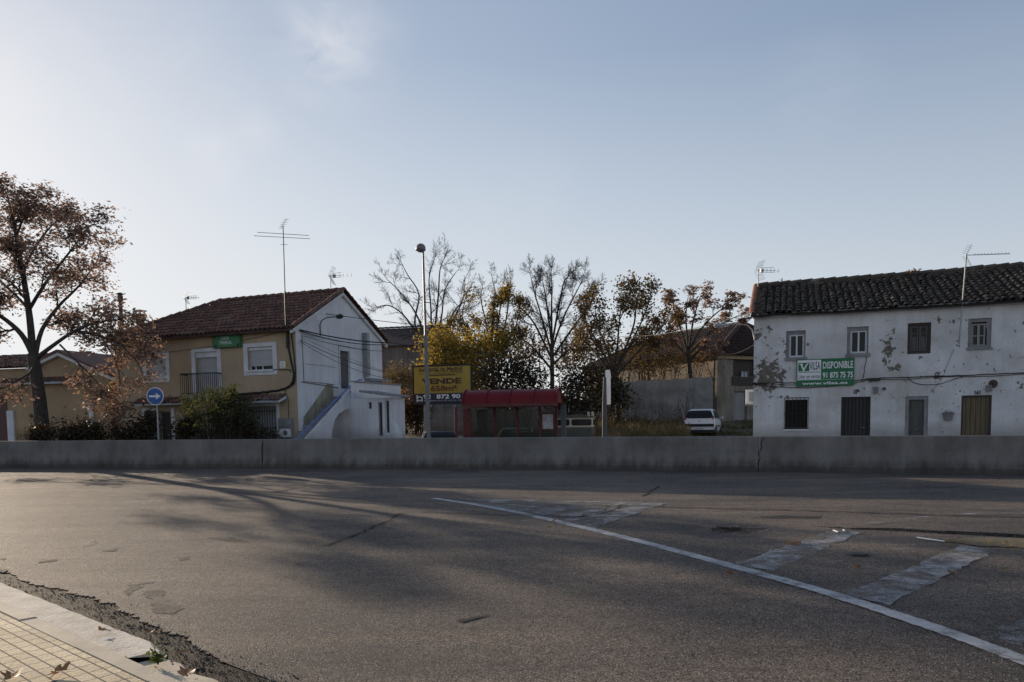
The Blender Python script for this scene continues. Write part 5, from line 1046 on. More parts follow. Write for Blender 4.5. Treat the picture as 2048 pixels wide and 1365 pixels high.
q = at(912, 816, 27.0); t = thing('red_post', 'slim dark red post standing left of the bus shelter', 'post', (q.x, 27, .12)); MB().box(-.045, .045, -.045, .045, 0, q.z - .12).build('post', 'darkred', t); mb = MB(); mb.box(-.06, .06, -.06, .06, q.z - .13, q.z - .10); mb.tube([(0, 0, q.z - .35), (-.14, 0, q.z - .33)], .012, 5); mb.build('cap', 'rust', t)
# bus-stop panel seen nearly edge on
q = at(1212, 800, 28.5); t = thing('bus_stop_sign', 'tall narrow white panel seen edge-on on a dull grey post', 'sign', (q.x, 28.5, .1), radians(62)); zb, ztp = at(1214, 810, 28.5).z - .1, at(1214, 739, 28.5).z - .1
mb = MB(); mb.prism_y([(-.02, zb + .05), (.10, zb), (.44, zb + .02), (.46, zb + .10), (.46, ztp - .14), (.36, ztp), (.02, ztp - .03), (-.02, ztp - .1)], -.02, .02); mb.build('panel', 'white', t)
mb = MB(); mb.tube([(-.1, .02, 0), (-.1, .02, zb + .1), (-.06, .02, ztp - .3)], [.11, .09, .06], 8); mb.build('post', 'postgrey', t); mb = MB(); mb.box(-.1, .02, -.015, .03, zb + .06, zb + .12); mb.box(-.1, .02, -.015, .03, ztp - .4, ztp - .34); mb.build('clamp', 'darkmetal', t)
# ------------------------------------------------------------------ vehicles
def loft(mb, secs, smooth=True):
    n = len(secs[0]); vs = [p for s in secs for p in s]
    mb.add(vs, [(i * n + j, i * n + (j + 1) % n, (i + 1) * n + (j + 1) % n, (i + 1) * n + j) for i in range(len(secs) - 1) for j in range(n)], smooth); mb.add(secs[0], [tuple(range(n))[::-1]]); mb.add(secs[-1], [tuple(range(n))])
def ring(x, w, zb, zs, zr, wr, k=.06):
    """body cross-section at x: sill zb, shoulder zs, roof zr, half widths w and wr"""
    if zr - zs < .05: pts = [(w * .86, zb), (w * .97, zb + .10), (w, zb + .3), (w * .98, zs - .08), (w * .90, zs), (w * .6, zr), (w * .3, zr + .012)]
    else: pts = [(w * .86, zb), (w * .97, zb + .10), (w, zb + .3), (w * .985, zs - .05), (w * .95, zs), (wr, zr - k), (wr * .82, zr)]
    return [(x, y, z) for y, z in pts] + [(x, -y, z) for y, z in pts[::-1]]
def wheel(x, y, r, parent, out):
    mb = MB(); mb.lathe([(r * .62, -.09), (r * .96, -.09), (r, -.05), (r, .05), (r * .96, .09), (r * .62, .09)], 20)
    w = mb.build('wheel', 'tyre', parent); w.location = (x, y, r); w.rotation_euler = (pi / 2 * (-1 if out > 0 else 1), 0, 0)
    mb = MB(); mb.lathe([(r * .63, .075), (r * .55, .085), (r * .45, .05), (r * .15, .065), (0, .07)], 16)
    for k in range(5): a = 2 * pi * k / 5; mb.tube([(r * .1 * cos(a), r * .1 * sin(a), .068), (r * .56 * cos(a), r * .56 * sin(a), .082)], .02, 4)
    mb.build('rim', 'rim', w); return w
def hatchback(name, label, loc, rz, mat, H=1.46, Lc=3.45, w=.81):
    """small three-door hatchback; local x towards the nose"""
    t = thing(name, label, 'car', loc, rz); s = H / 1.46
    secs = [ring(.0, w * .86, .30, .62 * s, .62 * s, .5), ring(.04, w * .95, .24, .88 * s, 1.0 * s, w * .84), ring(.16, w * .99, .20, .90 * s, 1.26 * s, w * .79), ring(.34, w, .18, .90 * s, 1.41 * s, w * .76), ring(.8, w, .18, .89 * s, H, w * .76), ring(1.5, w, .18, .87 * s, H, w * .76), ring(2.0, w, .18, .86 * s, 1.38 * s, w * .75), ring(2.45, w, .18, .86 * s, 1.14 * s, w * .76), ring(2.82, w * .99, .18, .86 * s, .90 * s, w * .8), ring(3.2, w * .95, .2, .76 * s, .77 * s, .6), ring(Lc, w * .8, .26, .55 * s, .56 * s, .5)]
    mb = MB(); loft(mb, secs); b = mb.build('body', mat, t)
    def glassq(name, pts, mat='glass', par=t): mb = MB(); mb.add(pts, [tuple(range(len(pts)))]); return mb.build(name, mat, par)
    def skin(f, hh): # point on the rear face
        zz = [(.62, .0), (.94, .037), (1.26, .16), (1.41, .34)]
        for (za, xa), (zb_, xb) in zip(zz, zz[1:]):
            if hh <= zb_: return xa + (xb - xa) * (hh - za) / (zb_ - za)
        return .34
    rows = [(.965, .58), (1.0, .67), (1.08, .70), (1.17, .67), (1.26, .63), (1.34, .58), (1.375, .50)]; mb = MB(); vs = [(skin(0, z) - .030, f * y, z * s) for z, y in rows for f in (-1, -.5, 0, .5, 1)]
    mb.add(vs, [(i * 5 + j, i * 5 + j + 1, i * 5 + 6 + j, i * 5 + 5 + j) for i in range(6) for j in range(4)]); mb.build('rear_window', 'glass', t)
    mb = MB(); mb.prism_z([(-.03, -.70), (-.03, .70), (.03, .76), (.06, .76), (.06, -.76), (.03, -.76)][::-1], .52 * s, .67 * s); mb.build('bumper_strip', 'black', t)
    mb = MB(); mb.prism_z([(-.035, -.72), (-.035, .72), (.05, .80), (.12, .80), (.12, -.80), (.05, -.80)][::-1], .22, .36 * s); mb.build('rear_skirt', 'black', t)
    for sg_ in (1, -1): mb = MB(); mb.add([(skin(0, z) - .02, sg_ * y, z * s) for y, z in ((.66, .90), (.755, .92), (.755, 1.06), (.69, 1.10))] , [(0, 1, 2, 3)]); mb.build('tail_light', 'taillight', t)
    mb = MB(); mb.box(-.045, -.036, -.26, .26, .37 * s, .48 * s); pl = mb.build('number_plate', 'white', t)
    mb = MB()
    for k in range(7): mb.box(-.049, -.046, -.21 + .06 * k, -.17 + .06 * k, .395 * s, .455 * s)
    mb.build('plate_print', 'greytrim', pl)
    mb = MB(); mb.lathe([(0, 0), (.035, 0), (.03, .012), (0, .014)], 12); e = mb.build('emblem', 'metal', t); e.location = (skin(0, .82) - .012, 0, .82 * s); e.rotation_euler = (0, -pi / 2, 0)
    mb = MB(); mb.tube([(skin(0, 1.0) - .035, 0, 1.0 * s), (skin(0, 1.12) - .03, .16, 1.10 * s), (skin(0, 1.2) - .03, .3, 1.16 * s)], .010, 5); mb.build('wiper', 'black', t)
    for sg_ in (1, -1):
        def sp(x, z): 
            f = (z - .90) / (1.40 - .90); return (x, sg_ * (w * .955 + (w * .775 - w * .955) * f + .012), z * s)
        glassq('side_window', [sp(.42, .95), sp(1.05, .94), sp(1.05, 1.36), sp(.62, 1.36)]); glassq('side_window', [sp(1.12, .94), sp(2.55, .93), sp(2.05, 1.28), sp(1.75, 1.36), sp(1.12, 1.36)])
        mb = MB(); mb.tube([(2.35, sg_ * w * .95, .95 * s), (2.32, sg_ * (w + .12), .98 * s)], .03, 6); mb.tube([(2.27, sg_ * (w + .12), .99 * s), (2.36, sg_ * (w + .13), .99 * s)], [.075, .06], 8); mb.build('wing_mirror', mat, t)
        for x in (.48, 2.82): 
            mb = MB(); mb.prism_y([(x + .34 * cos(a_ * pi / 10), .22 + .36 * max(0, sin(a_ * pi / 10))) for a_ in range(11)], sg_ * (w + .004) - .02, sg_ * (w + .004)); mb.build('wheel_arch', 'black', t); wheel(x, sg_ * (w - .07), .285, t, sg_)
        mb = MB(); mb.box(.9, 2.3, sg_ * (w + .001) - .015, sg_ * (w + .001) + .012, .50 * s, .57 * s); mb.build('side_moulding', 'black', t)
    g = [(2.06, .55, 1.34 * s), (2.50, .64, 1.08 * s), (2.76, .66, .93 * s)]; glassq('windscreen', [(x + .03, y, z + .02) for x, y, z in g] + [(x + .03, -y, z + .02) for x, y, z in g[::-1]])
    for sg_ in (1, -1): mb = MB(); mb.add([(3.1, sg_ * .76, .74 * s), (3.26, sg_ * .70, .70 * s), (3.36, sg_ * .58, .60 * s), (3.2, sg_ * .77, .60 * s)], [(0, 1, 2, 3)]); mb.build('headlight', 'lens', t)
    return t
cp = at(1398, 862, 39.5); cg = gz(cp.x, 39.5); zroof = at(1395, 818, 40.2).z; hatchback('parked_car', 'small white hatchback parked tail-first in front of the grey garden wall', (cp.x, 39.5, max(cg, zroof - 1.47)), pi / 2 - radians(22), 'carwhite')
CG = max(cg, zroof - 1.47)
cp = at(884, 880, 33.0); hatchback('parked_car', 'black car barely showing over the barrier by the lamp post', (cp.x, 32.0, -.2), pi / 2 + radians(8), 'carblack', 1.30)
cp = at(1032, 880, 33.5); hatchback('parked_car', 'dark car seen through the glass of the red bus shelter', (cp.x, 31.6, -.16), pi / 2 + radians(3), 'carblack', 1.34)
# old van
vq = at(1150, 860, 30.5); van = thing('old_van', 'old boxy van with cream window band beside the bus shelter', 'van', (vq.x, 30.5, 0), radians(-9)); zt_ = at(1150, 836, 30.5).z; zb_ = at(1150, 855, 30.5).z; xr = at(1186, 850, 30.5).x - vq.x; xl = at(1062, 850, 30.5).x - vq.x
LV = xr - xl
mb = MB()
for (z0, z1, a, c) in ((.45, zb_, 0, 0),): mb.bbox(xl, xr, 0, 1.65, z0, z1, .06)
mb.box(xl - .9, xl, .05, 1.6, .45, zb_ - .15); mb.build('body', 'vangrey', van)
mb = MB(); mb.bbox(xl + .3, xr - .01, .02, 1.63, zb_ + .002, zt_, .05); cb = mb.build('cabin', 'cream', van)
def vwin(x0, x1, y=.02):
    a = at(x0, 848, 30.5).x - vq.x; c = at(x1, 848, 30.5).x - vq.x; p = zb_ + .07; q_ = zt_ - .06; k = .05
    mb = MB(); mb.prism_y([(a + k, p), (c - k, p), (c, p + k), (c, q_ - k), (c - k, q_), (a + k, q_), (a, q_ - k), (a, p + k)], y - .012, y - .001); mb.build('side_window', 'glass', van)
vwin(1143, 1183); vwin(1108, 1139); vwin(1075, 1104)
mb = MB(); mb.prism_x([(.25, zb_ + .08), (1.4, zb_ + .08), (1.4, zt_ - .07), (.25, zt_ - .07)], xr - .011, xr + .004); mb.build('rear_window', 'glass', van)
mb = MB(); mb.bbox(xl + .25, xr + .03, -.02, 1.67, zt_ + .002, zt_ + .06, .06); mb.bbox(xl + .4, xr - .1, .1, 1.5, zt_ + .061, zt_ + .12, .06); mb.build('roof', 'vangrey', van)
for x in (xr - .18, xr - .02):
    for y in (.05,): mb = MB(); mb.tube([(x, y, zt_ + .06), (x, y, zt_ + .17)], .05, 8); mb.tube([(x, y - .05, zt_ + .19), (x, y + .03, zt_ + .19)], .055, 8); mb.build('roof_lamp', 'cream', van)
mb = MB(); mb.tube([(xl + .6, .2, zt_ + .24), (xr - .3, .2, zt_ + .24)], .015, 5); mb.tube([(xl + .6, 1.4, zt_ + .24), (xr - .3, 1.4, zt_ + .24)], .015, 5)
for k in range(4): x = xl + .6 + (LV - .9) * k / 3; mb.tube([(x, .2, zt_ + .12), (x, .2, zt_ + .24), (x, 1.4, zt_ + .24), (x, 1.4, zt_ + .12)], .012, 5)
mb.build('roof_rack', 'darkmetal', van)
for x in (xl + .1, xr - .75):
    for y, s_ in ((.09, -1), (1.56, 1)): wheel(x, y, .36, van, s_)
mb = MB(); mb.box(xr - .01, xr + .06, .1, 1.55, .42, .56); mb.build('bumper', 'darkmetal', van); mb = MB(); mb.box(xr + .001, xr + .02, .06, .2, .75, .95); mb.build('tail_light', 'taillight', van)
# ------------------------------------------------------------------ vegetation
def rot_dir(d, ang, rr):
    ax = d.cross(Vector((rr.gauss(0, 1), rr.gauss(0, 1), rr.gauss(0, 1)))).normalized()
    return (Matrix.Rotation(ang, 3, ax) @ d).normalized()
class Tree:
    def __init__(s, seed): s.r = random.Random(seed); s.wood = MB(); s.twig = MB(); s.tips = []
    def branch(s, p, d, Ln, r, lvl, mx, wob=.18, up=.04, nch=4, ang=(25, 60), ratio=.62, droop=0, nseg=5, start=.25):
        rr = s.r; pts = [p.copy()]; dirs = [d.copy()]; rad = [r]
        for i in range(nseg):
            d = (d + Vector((rr.gauss(0, wob), rr.gauss(0, wob), rr.gauss(0, wob) + up - droop * lvl))).normalized(); p = p + d * (Ln / nseg); pts.append(p.copy()); dirs.append(d.copy()); rad.append(r * (1 - .62 * (i + 1) / nseg))
        (s.wood if lvl <= 1 else s.twig).tube(pts, rad, 7 if lvl == 0 else 5 if lvl == 1 else 3, lvl < 2)
        s.sprout(pts, dirs, rad, Ln, lvl, mx, wob, up, nch, ang, ratio, droop, nseg, start)
    def sprout(s, pts, dirs, rad, Ln, lvl, mx, wob, up, nch, ang, ratio, droop, nseg, start):
        rr = s.r
        if lvl >= mx:
            s.tips.append((pts[-1], dirs[-1])); s.tips.append((pts[len(pts) // 2], dirs[len(pts) // 2])); return
        k = max(1, int(nch + rr.uniform(-.7, .9)))
        for c in range(k):
            t = start + (1 - start) * (c + rr.uniform(.1, .9)) / k; f = t * (len(pts) - 1); i = min(int(f), len(pts) - 2); q = pts[i].lerp(pts[i + 1], f - i)
            s.branch(q, rot_dir(dirs[i], radians(rr.uniform(*ang)), rr), Ln * ratio * rr.uniform(.7, 1.15) * (1.15 - .4 * t), max(.006, (rad[i] * .62)), lvl + 1, mx, wob, up, nch, ang, ratio, droop, max(3, nseg - 1), start)
        s.branch(pts[-1], dirs[-1], Ln * ratio * .8, max(.006, rad[-1] * .95), lvl + 1, mx, wob, up, nch, ang, ratio, droop, max(3, nseg - 1), start)
    def limb(s, pts, r0, r1, lvl, mx, **k):
        """a limb along given points, then sprouting"""
        P = catmull([Vector(p) for p in pts], 4); n = len(P); dirs = [(P[min(i + 1, n - 1)] - P[max(i - 1, 0)]).normalized() for i in range(n)]; rad = [r0 + (r1 - r0) * i / (n - 1) for i in range(n)]
        s.wood.tube(P, rad, 9 if r0 > .1 else 6); 
        if k: s.sprout(P, dirs, rad, k.pop('Ln'), lvl, mx, **k)
    def lower(s, o):
        for mb in (s.wood, s.twig): mb.v = [(x - o.x, y - o.y, z - o.z) for x, y, z in mb.v]
        s.tips = [(p - o, d) for p, d in s.tips]
DEF = dict(wob=.16, up=.03, nch=4, ang=(25, 58), ratio=.62, droop=0, nseg=5, start=.25)
def leaves(mb, pts, n, spread, size, rr, aspect=.4, droop=.3, flat=.0, radial=False, keep=1.0):
    for p, d in pts:
        if rr.random() > keep: continue
        for k in range(int(n * rr.uniform(.5, 1.5))):
            if radial: 
                a = rr.uniform(0, 2 * pi); e = Vector((cos(a), sin(a), rr.uniform(-.55, .35) - droop)).normalized(); c = p + Vector((rr.gauss(0, spread), rr.gauss(0, spread), rr.gauss(0, spread * .45)))
            else:
                e = Vector((rr.gauss(0, 1), rr.gauss(0, 1), rr.gauss(0, .7) - droop)).normalized(); c = p + Vector((rr.gauss(0, spread), rr.gauss(0, spread), rr.gauss(0, spread)))
            w = e.cross(Vector((rr.gauss(0, 1), rr.gauss(0, 1), rr.gauss(0, 1)))).normalized(); l = size * rr.uniform(.6, 1.4); ww = l * aspect * .5
            mb.add([c, c + e * l * .5 + w * ww, c + e * l, c + e * l * .5 - w * ww], [(0, 1, 2, 3)])
def finish(T, name, label, cat, base, bark='bark', twig='twig', leaf=None, leafmb=None, group=None):
    t = thing(name, label, cat, base, 0, group); T.lower(base)
    if T.twig.v and leafmb: T.wood.cur = 1; T.wood.add(T.twig.v, T.twig.f); T.wood.build('trunk', [bark, twig], t)
    else:
        T.wood.build('trunk', bark, t)
        if T.twig.v: T.twig.build('crown', twig, t)
    if leafmb: leafmb.v = [(x - base.x, y - base.y, z - base.z) for x, y, z in leafmb.v]; leafmb.build('crown', leaf, t)
    return t
def px3(pts, D, rr, dy=.0):
    return [at(x, y, D + (rr.uniform(-dy, dy) if i else 0)) for i, (x, y) in enumerate(pts)]
# --- big left tree
D = 30.0; T = Tree(3); rr = T.r; base = at(90, 900, D); base.z = 0
tr = [(93, 915), (84, 850), (78, 790), (70, 735), (65, 708)]
T.limb([base] + [at(x, y, D) for x, y in tr[1:]], .29, .21, 0, 0)
def limb2(pix, r0, r1, dys, Ln, mx=4, nch=5, **kw):
    P = [at(x, y, D + d) for (x, y), d in zip(pix, dys)]; k = dict(DEF); k.update(Ln=Ln, nch=nch, ang=(30, 70), wob=.2, up=.05, droop=.02); k.update(kw); T.limb(P, r0, r1, 1, mx, **k)
limb2([(66, 712), (60, 640), (48, 560), (36, 490), (24, 430), (18, 405)], .15, .03, [0, .1, .2, .1, 0, 0], 1.6, nch=9)
limb2([(66, 710), (42, 668), (0, 632), (-60, 600), (-110, 560)], .12, .03, [0, -.3, -.7, -1, -1.3], 1.8, nch=8)
limb2([(70, 715), (84, 660), (118, 612), (160, 570), (196, 520)], .10, .02, [0, .3, .8, 1.2, 1.4], 1.7, nch=8)
limb2([(74, 716), (108, 690), (150, 662), (195, 645), (240, 640)], .10, .02, [0, -.4, -.8, -1, -1.2], 1.5, nch=8)
limb2([(150, 662), (200, 672), (245, 690), (285, 700)], .06, .015, [-.8, -.9, -1.2, -1.6], 1.2, nch=7, up=-.04)
limb2([(58, 620), (92, 565), (135, 510), (172, 462)], .08, .02, [.1, -.6, -1.2, -1.5], 1.6, nch=8)
limb2([(46, 545), (70, 495), (105, 450), (128, 440)], .06, .015, [.2, .8, 1.3, 1.5], 1.4, nch=7)
limb2([(44, 540), (10, 490), (-40, 450)], .06, .015, [.2, -.5, -1.2], 1.5, nch=6)
limb2([(58, 620), (20, 580), (-40, 530), (-90, 500)], .07, .02, [.1, .8, 1.6, 2], 1.7, nch=6)
limb2([(34, 470), (52, 425), (74, 400)], .05, .012, [.1, -.4, -.8], 1.1, nch=6)
limb2([(70, 720), (60, 745), (20, 770), (-30, 790)], .06, .015, [0, -.8, -1.8, -2.4], 1.2, nch=5, up=-.05)
limb2([(120, 690), (150, 720), (190, 760), (215, 800)], .04, .012, [-.5, -1.2, -1.8, -2.1], 1.0, nch=6, up=-.06)
limb2([(200, 672), (230, 720), (240, 770), (225, 820)], .035, .012, [-1, -1.4, -1.7, -1.9], 1.0, nch=5, up=-.06)
limb2([(240, 690), (275, 725), (290, 765)], .03, .010, [-1.3, -1.7, -1.9], .9, nch=4, up=-.05)
lf = MB(); rr2 = random.Random(9); leaves(lf, [p for p in T.tips], 5, .21, .155, rr2, .42, .35, radial=True, keep=.37)
print('left tree tips', len(T.tips), len(lf.f))
finish(T, 'street_tree', 'tall tree with brown-red leaf clusters at the left edge of the photo', 'tree', base, leaf='leaf_brown', leafmb=lf)
# --- generic vase-shaped trees behind
def vase(name, label, seed, D, trunk, limbs, r0, Ln, mx, leafspec=None, leaf=None, dy=2.0, nch=5, group=None, **kw):
    T = Tree(seed); rr = T.r; b = at(trunk[0][0], trunk[0][1], D); g = gz(b.x, D); P = [at(x, y, D) for x, y in trunk]; P[0].z = g - .1
    T.limb(P, r0, r0 * .7, 0, 0)
    for pix in limbs:
        s = rr.uniform(-dy, dy); n = len(pix); PP = [at(x, y, D + s * i / (n - 1)) for i, (x, y) in enumerate(pix)]
        k = dict(DEF); k.update(Ln=Ln, nch=nch); k.update(kw); T.limb(PP, r0 * .5, r0 * .12, 1, mx, **k)
    lf = None
    if leafspec:
        lf = MB(); n_, sp, sz, asp, keep, rad, zcut = leafspec; tips = [p for p in T.tips if zcut is None or at(1000, zcut, D).z > p[0].z + rr.uniform(-.6, .6)]
        leaves(lf, tips, n_, sp, sz, random.Random(seed + 50), asp, .3, radial=rad, keep=keep)
    base = Vector((P[0].x, P[0].y, g)); print(name, len(T.tips), len(T.twig.f), len(lf.f) if lf else 0)
    return finish(T, name, label, 'tree', base, leaf=leaf, leafmb=lf, group=group)
G = 'trees in the rear gardens'
vase('bare_tree', 'bare spreading tree behind the street lamp', 21, 56, [(868, 800), (862, 690)], [
    [(858, 715), (838, 640), (805, 590), (775, 560)], [(858, 700), (830, 650), (838, 590), (815, 550), (805, 530)], [(862, 690), (862, 620), (858, 560), (868, 520)], [(864, 690), (882, 640), (890, 580), (912, 545)],
    [(864, 700), (900, 650), (925, 600), (930, 560)], [(860, 720), (815, 640), (780, 612), (755, 615)], [(866, 690), (876, 600), (880, 540), (890, 515)], [(864, 705), (905, 630), (920, 610), (938, 600)]],
    .18, 2.3, 5, None, None, 2.5, 5, G, ang=(18, 62), start=.12, wob=.16, up=.05, ratio=.58)
vase('half_bare_tree', 'half-bare tree with bare top and yellow-brown lower leaves', 22, 50, [(990, 830), (984, 720)], [
    [(984, 730), (975, 660), (962, 600), (965, 575)], [(984, 720), (985, 640), (990, 590), (985, 560)], [(985, 715), (1010, 650), (1018, 590), (1022, 565)], [(985, 725), (1025, 670), (1040, 620)], [(982, 735), (945, 680), (925, 640), (930, 600)], [(985, 720), (1000, 620), (1005, 575)]],
    .16, 1.7, 5, (3, .16, .15, .6, .4, False, 590), 'leaf_olive', 2.0, 5, G, start=.10, ang=(18, 65), wob=.14, up=.06, ratio=.58)
vase('bare_tree', 'tall dense bare tree behind the red bus shelter', 23, 48, [(1105, 850), (1104, 690)], [
    [(1104, 700), (1103, 620), (1104, 570), (1100, 545)], [(1104, 710), (1085, 640), (1070, 590), (1062, 555)], [(1104, 700), (1125, 640), (1150, 590), (1165, 560)], [(1104, 720), (1070, 650), (1045, 620), (1030, 610)], [(1104, 690), (1118, 610), (1128, 565), (1135, 555)], [(1105, 715), (1150, 650), (1180, 610), (1192, 590)], [(1104, 740), (1060, 690), (1025, 670)], [(1105, 730), (1150, 690), (1190, 660)], [(1104, 690), (1092, 600), (1085, 560)]],
    .17, 1.85, 5, None, None, 2.2, 6, G, ang=(18, 62), start=.10, wob=.16, up=.06, ratio=.58)
vase('rust_tree', 'broad tree with rust-brown leaves left of the white car', 24, 44, [(1240, 850), (1228, 745)], [
    [(1228, 750), (1215, 700), (1195, 650), (1190, 610)], [(1229, 745), (1235, 690), (1240, 630), (1245, 600)], [(1229, 750), (1260, 690), (1285, 640), (1300, 600)], [(1230, 755), (1280, 700), (1318, 660), (1335, 640)], [(1228, 755), (1195, 710), (1165, 680)], [(1229, 745), (1265, 660), (1272, 610), (1270, 590)], [(1228, 752), (1198, 690), (1172, 645), (1176, 605)], [(1228, 755), (1250, 700), (1300, 690), (1325, 700)]],
    .16, 1.5, 4, (5, .20, .15, .65, .62, False, None), 'leaf_rust', 1.8, 5, G, ang=(22, 58), ratio=.6)
vase('garden_tree', 'tree with dark brown seed clusters behind the white car', 25, 45.5, [(1391, 830), (1380, 740), (1376, 700)], [
    [(1376, 705), (1362, 660), (1350, 625), (1345, 605)], [(1378, 700), (1385, 650), (1395, 610), (1402, 590)], [(1378, 700), (1405, 655), (1435, 625), (1462, 608)], [(1377, 710), (1415, 670), (1450, 645), (1480, 630)], [(1377, 715), (1345, 680), (1325, 660)], [(1377, 700), (1372, 640), (1375, 600)], [(1379, 725), (1400, 700), (1425, 695)]],
    .15, 1.15, 4, (7, .12, .19, .42, .6, True, None), 'leaf_brown', 1.5, 4, G, ang=(30, 65))
vase('sapling', 'thin bare sapling against the corner of the warehouse', 26, 44.2, [(1428, 840), (1428, 770), (1430, 715)], [[(1428, 765), (1418, 740), (1410, 715)], [(1429, 730), (1432, 700), (1428, 670)]], .06, .8, 3, None, None, .5, 3, G)
def bush(name, label, seed, blobs, leaf, n, size, asp=.5, stems=6, group=None, ground=None, sp=.16, cat='bush', jit=.0):
    """blobs: (px, py, D, rx, rz) ellipsoids seen at those pixels, radii in metres"""
    rr = random.Random(seed); mb = MB(); st = MB(); cx = sum(at(b[0], b[1], b[2]).x for b in blobs) / len(blobs); D0 = blobs[0][2]
    base = Vector((cx, D0, gz(cx, D0) if ground is None else ground)); tot = sum(b[3] * b[4] for b in blobs)
    for (x, y, D, rx, rz) in blobs:
        c = at(x, y, D); ph = rr.uniform(0, 9)
        for k in range(int(n * rx * rz / tot)):
            v = Vector((rr.gauss(0, 1), rr.gauss(0, 1), rr.gauss(0, 1))).normalized(); f = (.30 + .85 * rr.random() ** .8) * (1 + .75 * noise.noise(v * 2.6 + Vector((ph, 0, 0))))
            p = c + Vector((v.x * rx * f, v.y * rx * .8 * f, v.z * rz * f))
            if p.z < base.z: p.z = base.z + rr.uniform(0, .2)
            leaves(mb, [(p, v)], 2, sp * .4, size, rr, asp, .15)
        for k in range(stems):
            v = Vector((rr.uniform(-.8, .8), rr.uniform(-.6, .6), rr.uniform(-.2, .9))); e = c + Vector((v.x * rx, v.y * rx, v.z * rz)); r0 = base + Vector(((c.x - base.x) * .7 + rr.uniform(-.15, .15), rr.uniform(-.1, .1), 0)); st.tube([r0, r0.lerp(e, .5) + Vector((0, 0, .15)), e], [.025, .016, .006], 4)
    t = thing(name, label, cat, base, 0, group); 
    for m_ in (mb, st): m_.v = [(x - base.x, y - base.y, z - base.z) for x, y, z in m_.v]
    st.build('stem', 'twig', t); mb.build('foliage', leaf, t); return t
bush('yellow_shrub_tree', 'tall shrub with golden yellow leaves behind the billboard', 31, [(885, 690, 46, 1.4, 1.0), (920, 720, 46, 1.5, 1.2), (960, 700, 46.5, 1.2, 1.2), (870, 725, 45, .9, .9), (950, 755, 45, 1.0, 1.3), (1000, 690, 47, .9, 1.0)], 'leaf_yellow', 5200, .19, .7, 10, sp=.35, cat='shrub')
bush('ivy_thicket', 'dark ivy-covered thicket above the left end of the shelter roof', 32, [(985, 755, 42, 1.2, 1.3), (1030, 740, 42, 1.1, 1.1), (1065, 760, 42, 1.1, 1.2), (1010, 790, 41, 1.3, .9)], 'leaf_dark', 3000, .16, .7, 6, sp=.3, cat='thicket')
bush('ivy_thicket', 'dark ivy-covered thicket behind the white edge-on sign', 33, [(1185, 770, 42, 1.3, 1.3), (1150, 765, 42, .9, 1.0), (1220, 765, 42.5, .8, 1.1), (1240, 800, 42, .8, .9), (1130, 800, 41, 1.0, .8), (1185, 810, 41, 1.3, .7)], 'leaf_dark', 3400, .16, .7, 6, sp=.3, cat='thicket')
bush('autumn_shrub', 'orange-leaved shrub glowing between the bare trees', 34, [(1075, 695, 51, 1.3, 1.0), (1045, 710, 51, 1.0, .9), (1130, 720, 50, 1.3, 1.1), (1165, 700, 51, 1.2, 1.1)], 'leaf_rust', 2000, .16, .65, 8, sp=.4, cat='shrub')
bush('autumn_shrub', 'sparse yellow-brown shrub top filling the gap between billboard trees', 38, [(930, 665, 52, 1.8, 1.1), (985, 650, 52, 1.6, 1.2), (1030, 660, 52, 1.2, 1.2), (885, 660, 52, 1.0, .7)], 'leaf_olive', 1100, .15, .6, 10, sp=.5, cat='shrub')
bush('autumn_shrub', 'thin rust-coloured shrub under the broad rust tree', 39, [(1200, 700, 49, 1.4, 1.2), (1250, 715, 49, 1.3, 1.1), (1310, 740, 49, 1.2, .9), (1280, 690, 49, 1.2, .8)], 'leaf_rust', 1200, .15, .6, 10, sp=.5, cat='shrub')
bush('autumn_shrub', 'brown-leaved shrub rising above the grey garden wall', 48, [(1300, 735, 46.5, 1.3, .7), (1345, 720, 46.5, 1.0, .9), (1280, 700, 46.5, .9, .7), (1395, 715, 46.5, .8, .8)], 'leaf_rust', 1300, .15, .55, 12, sp=.45, cat='shrub')
bush('reed_hedge', 'dark hedge with pale reed tips right of the white gable', 35, [(785, 760, 47, 1.0, .9), (815, 755, 47, .8, .8), (840, 765, 46, .6, .8)], 'reed', 2200, .22, .18, 6, sp=.3, cat='hedge')
bush('orange_shrub', 'small shrub with orange leaves between white lean-to and billboard', 36, [(775, 790, 43, .5, .6), (800, 800, 43, .6, .5), (815, 815, 42, .5, .5)], 'leaf_orange', 700, .16, .6, 6, sp=.25, cat='shrub')
bush('ivy_thicket', 'dark leafy thicket filling the gap left of the billboard', 37, [(800, 825, 42, .9, .9), (830, 835, 42, .7, .9), (845, 800, 42, .6, .8)], 'leaf_dark', 1500, .16, .5, 6, sp=.3, cat='thicket')
gB = 'bushes along the ochre house'
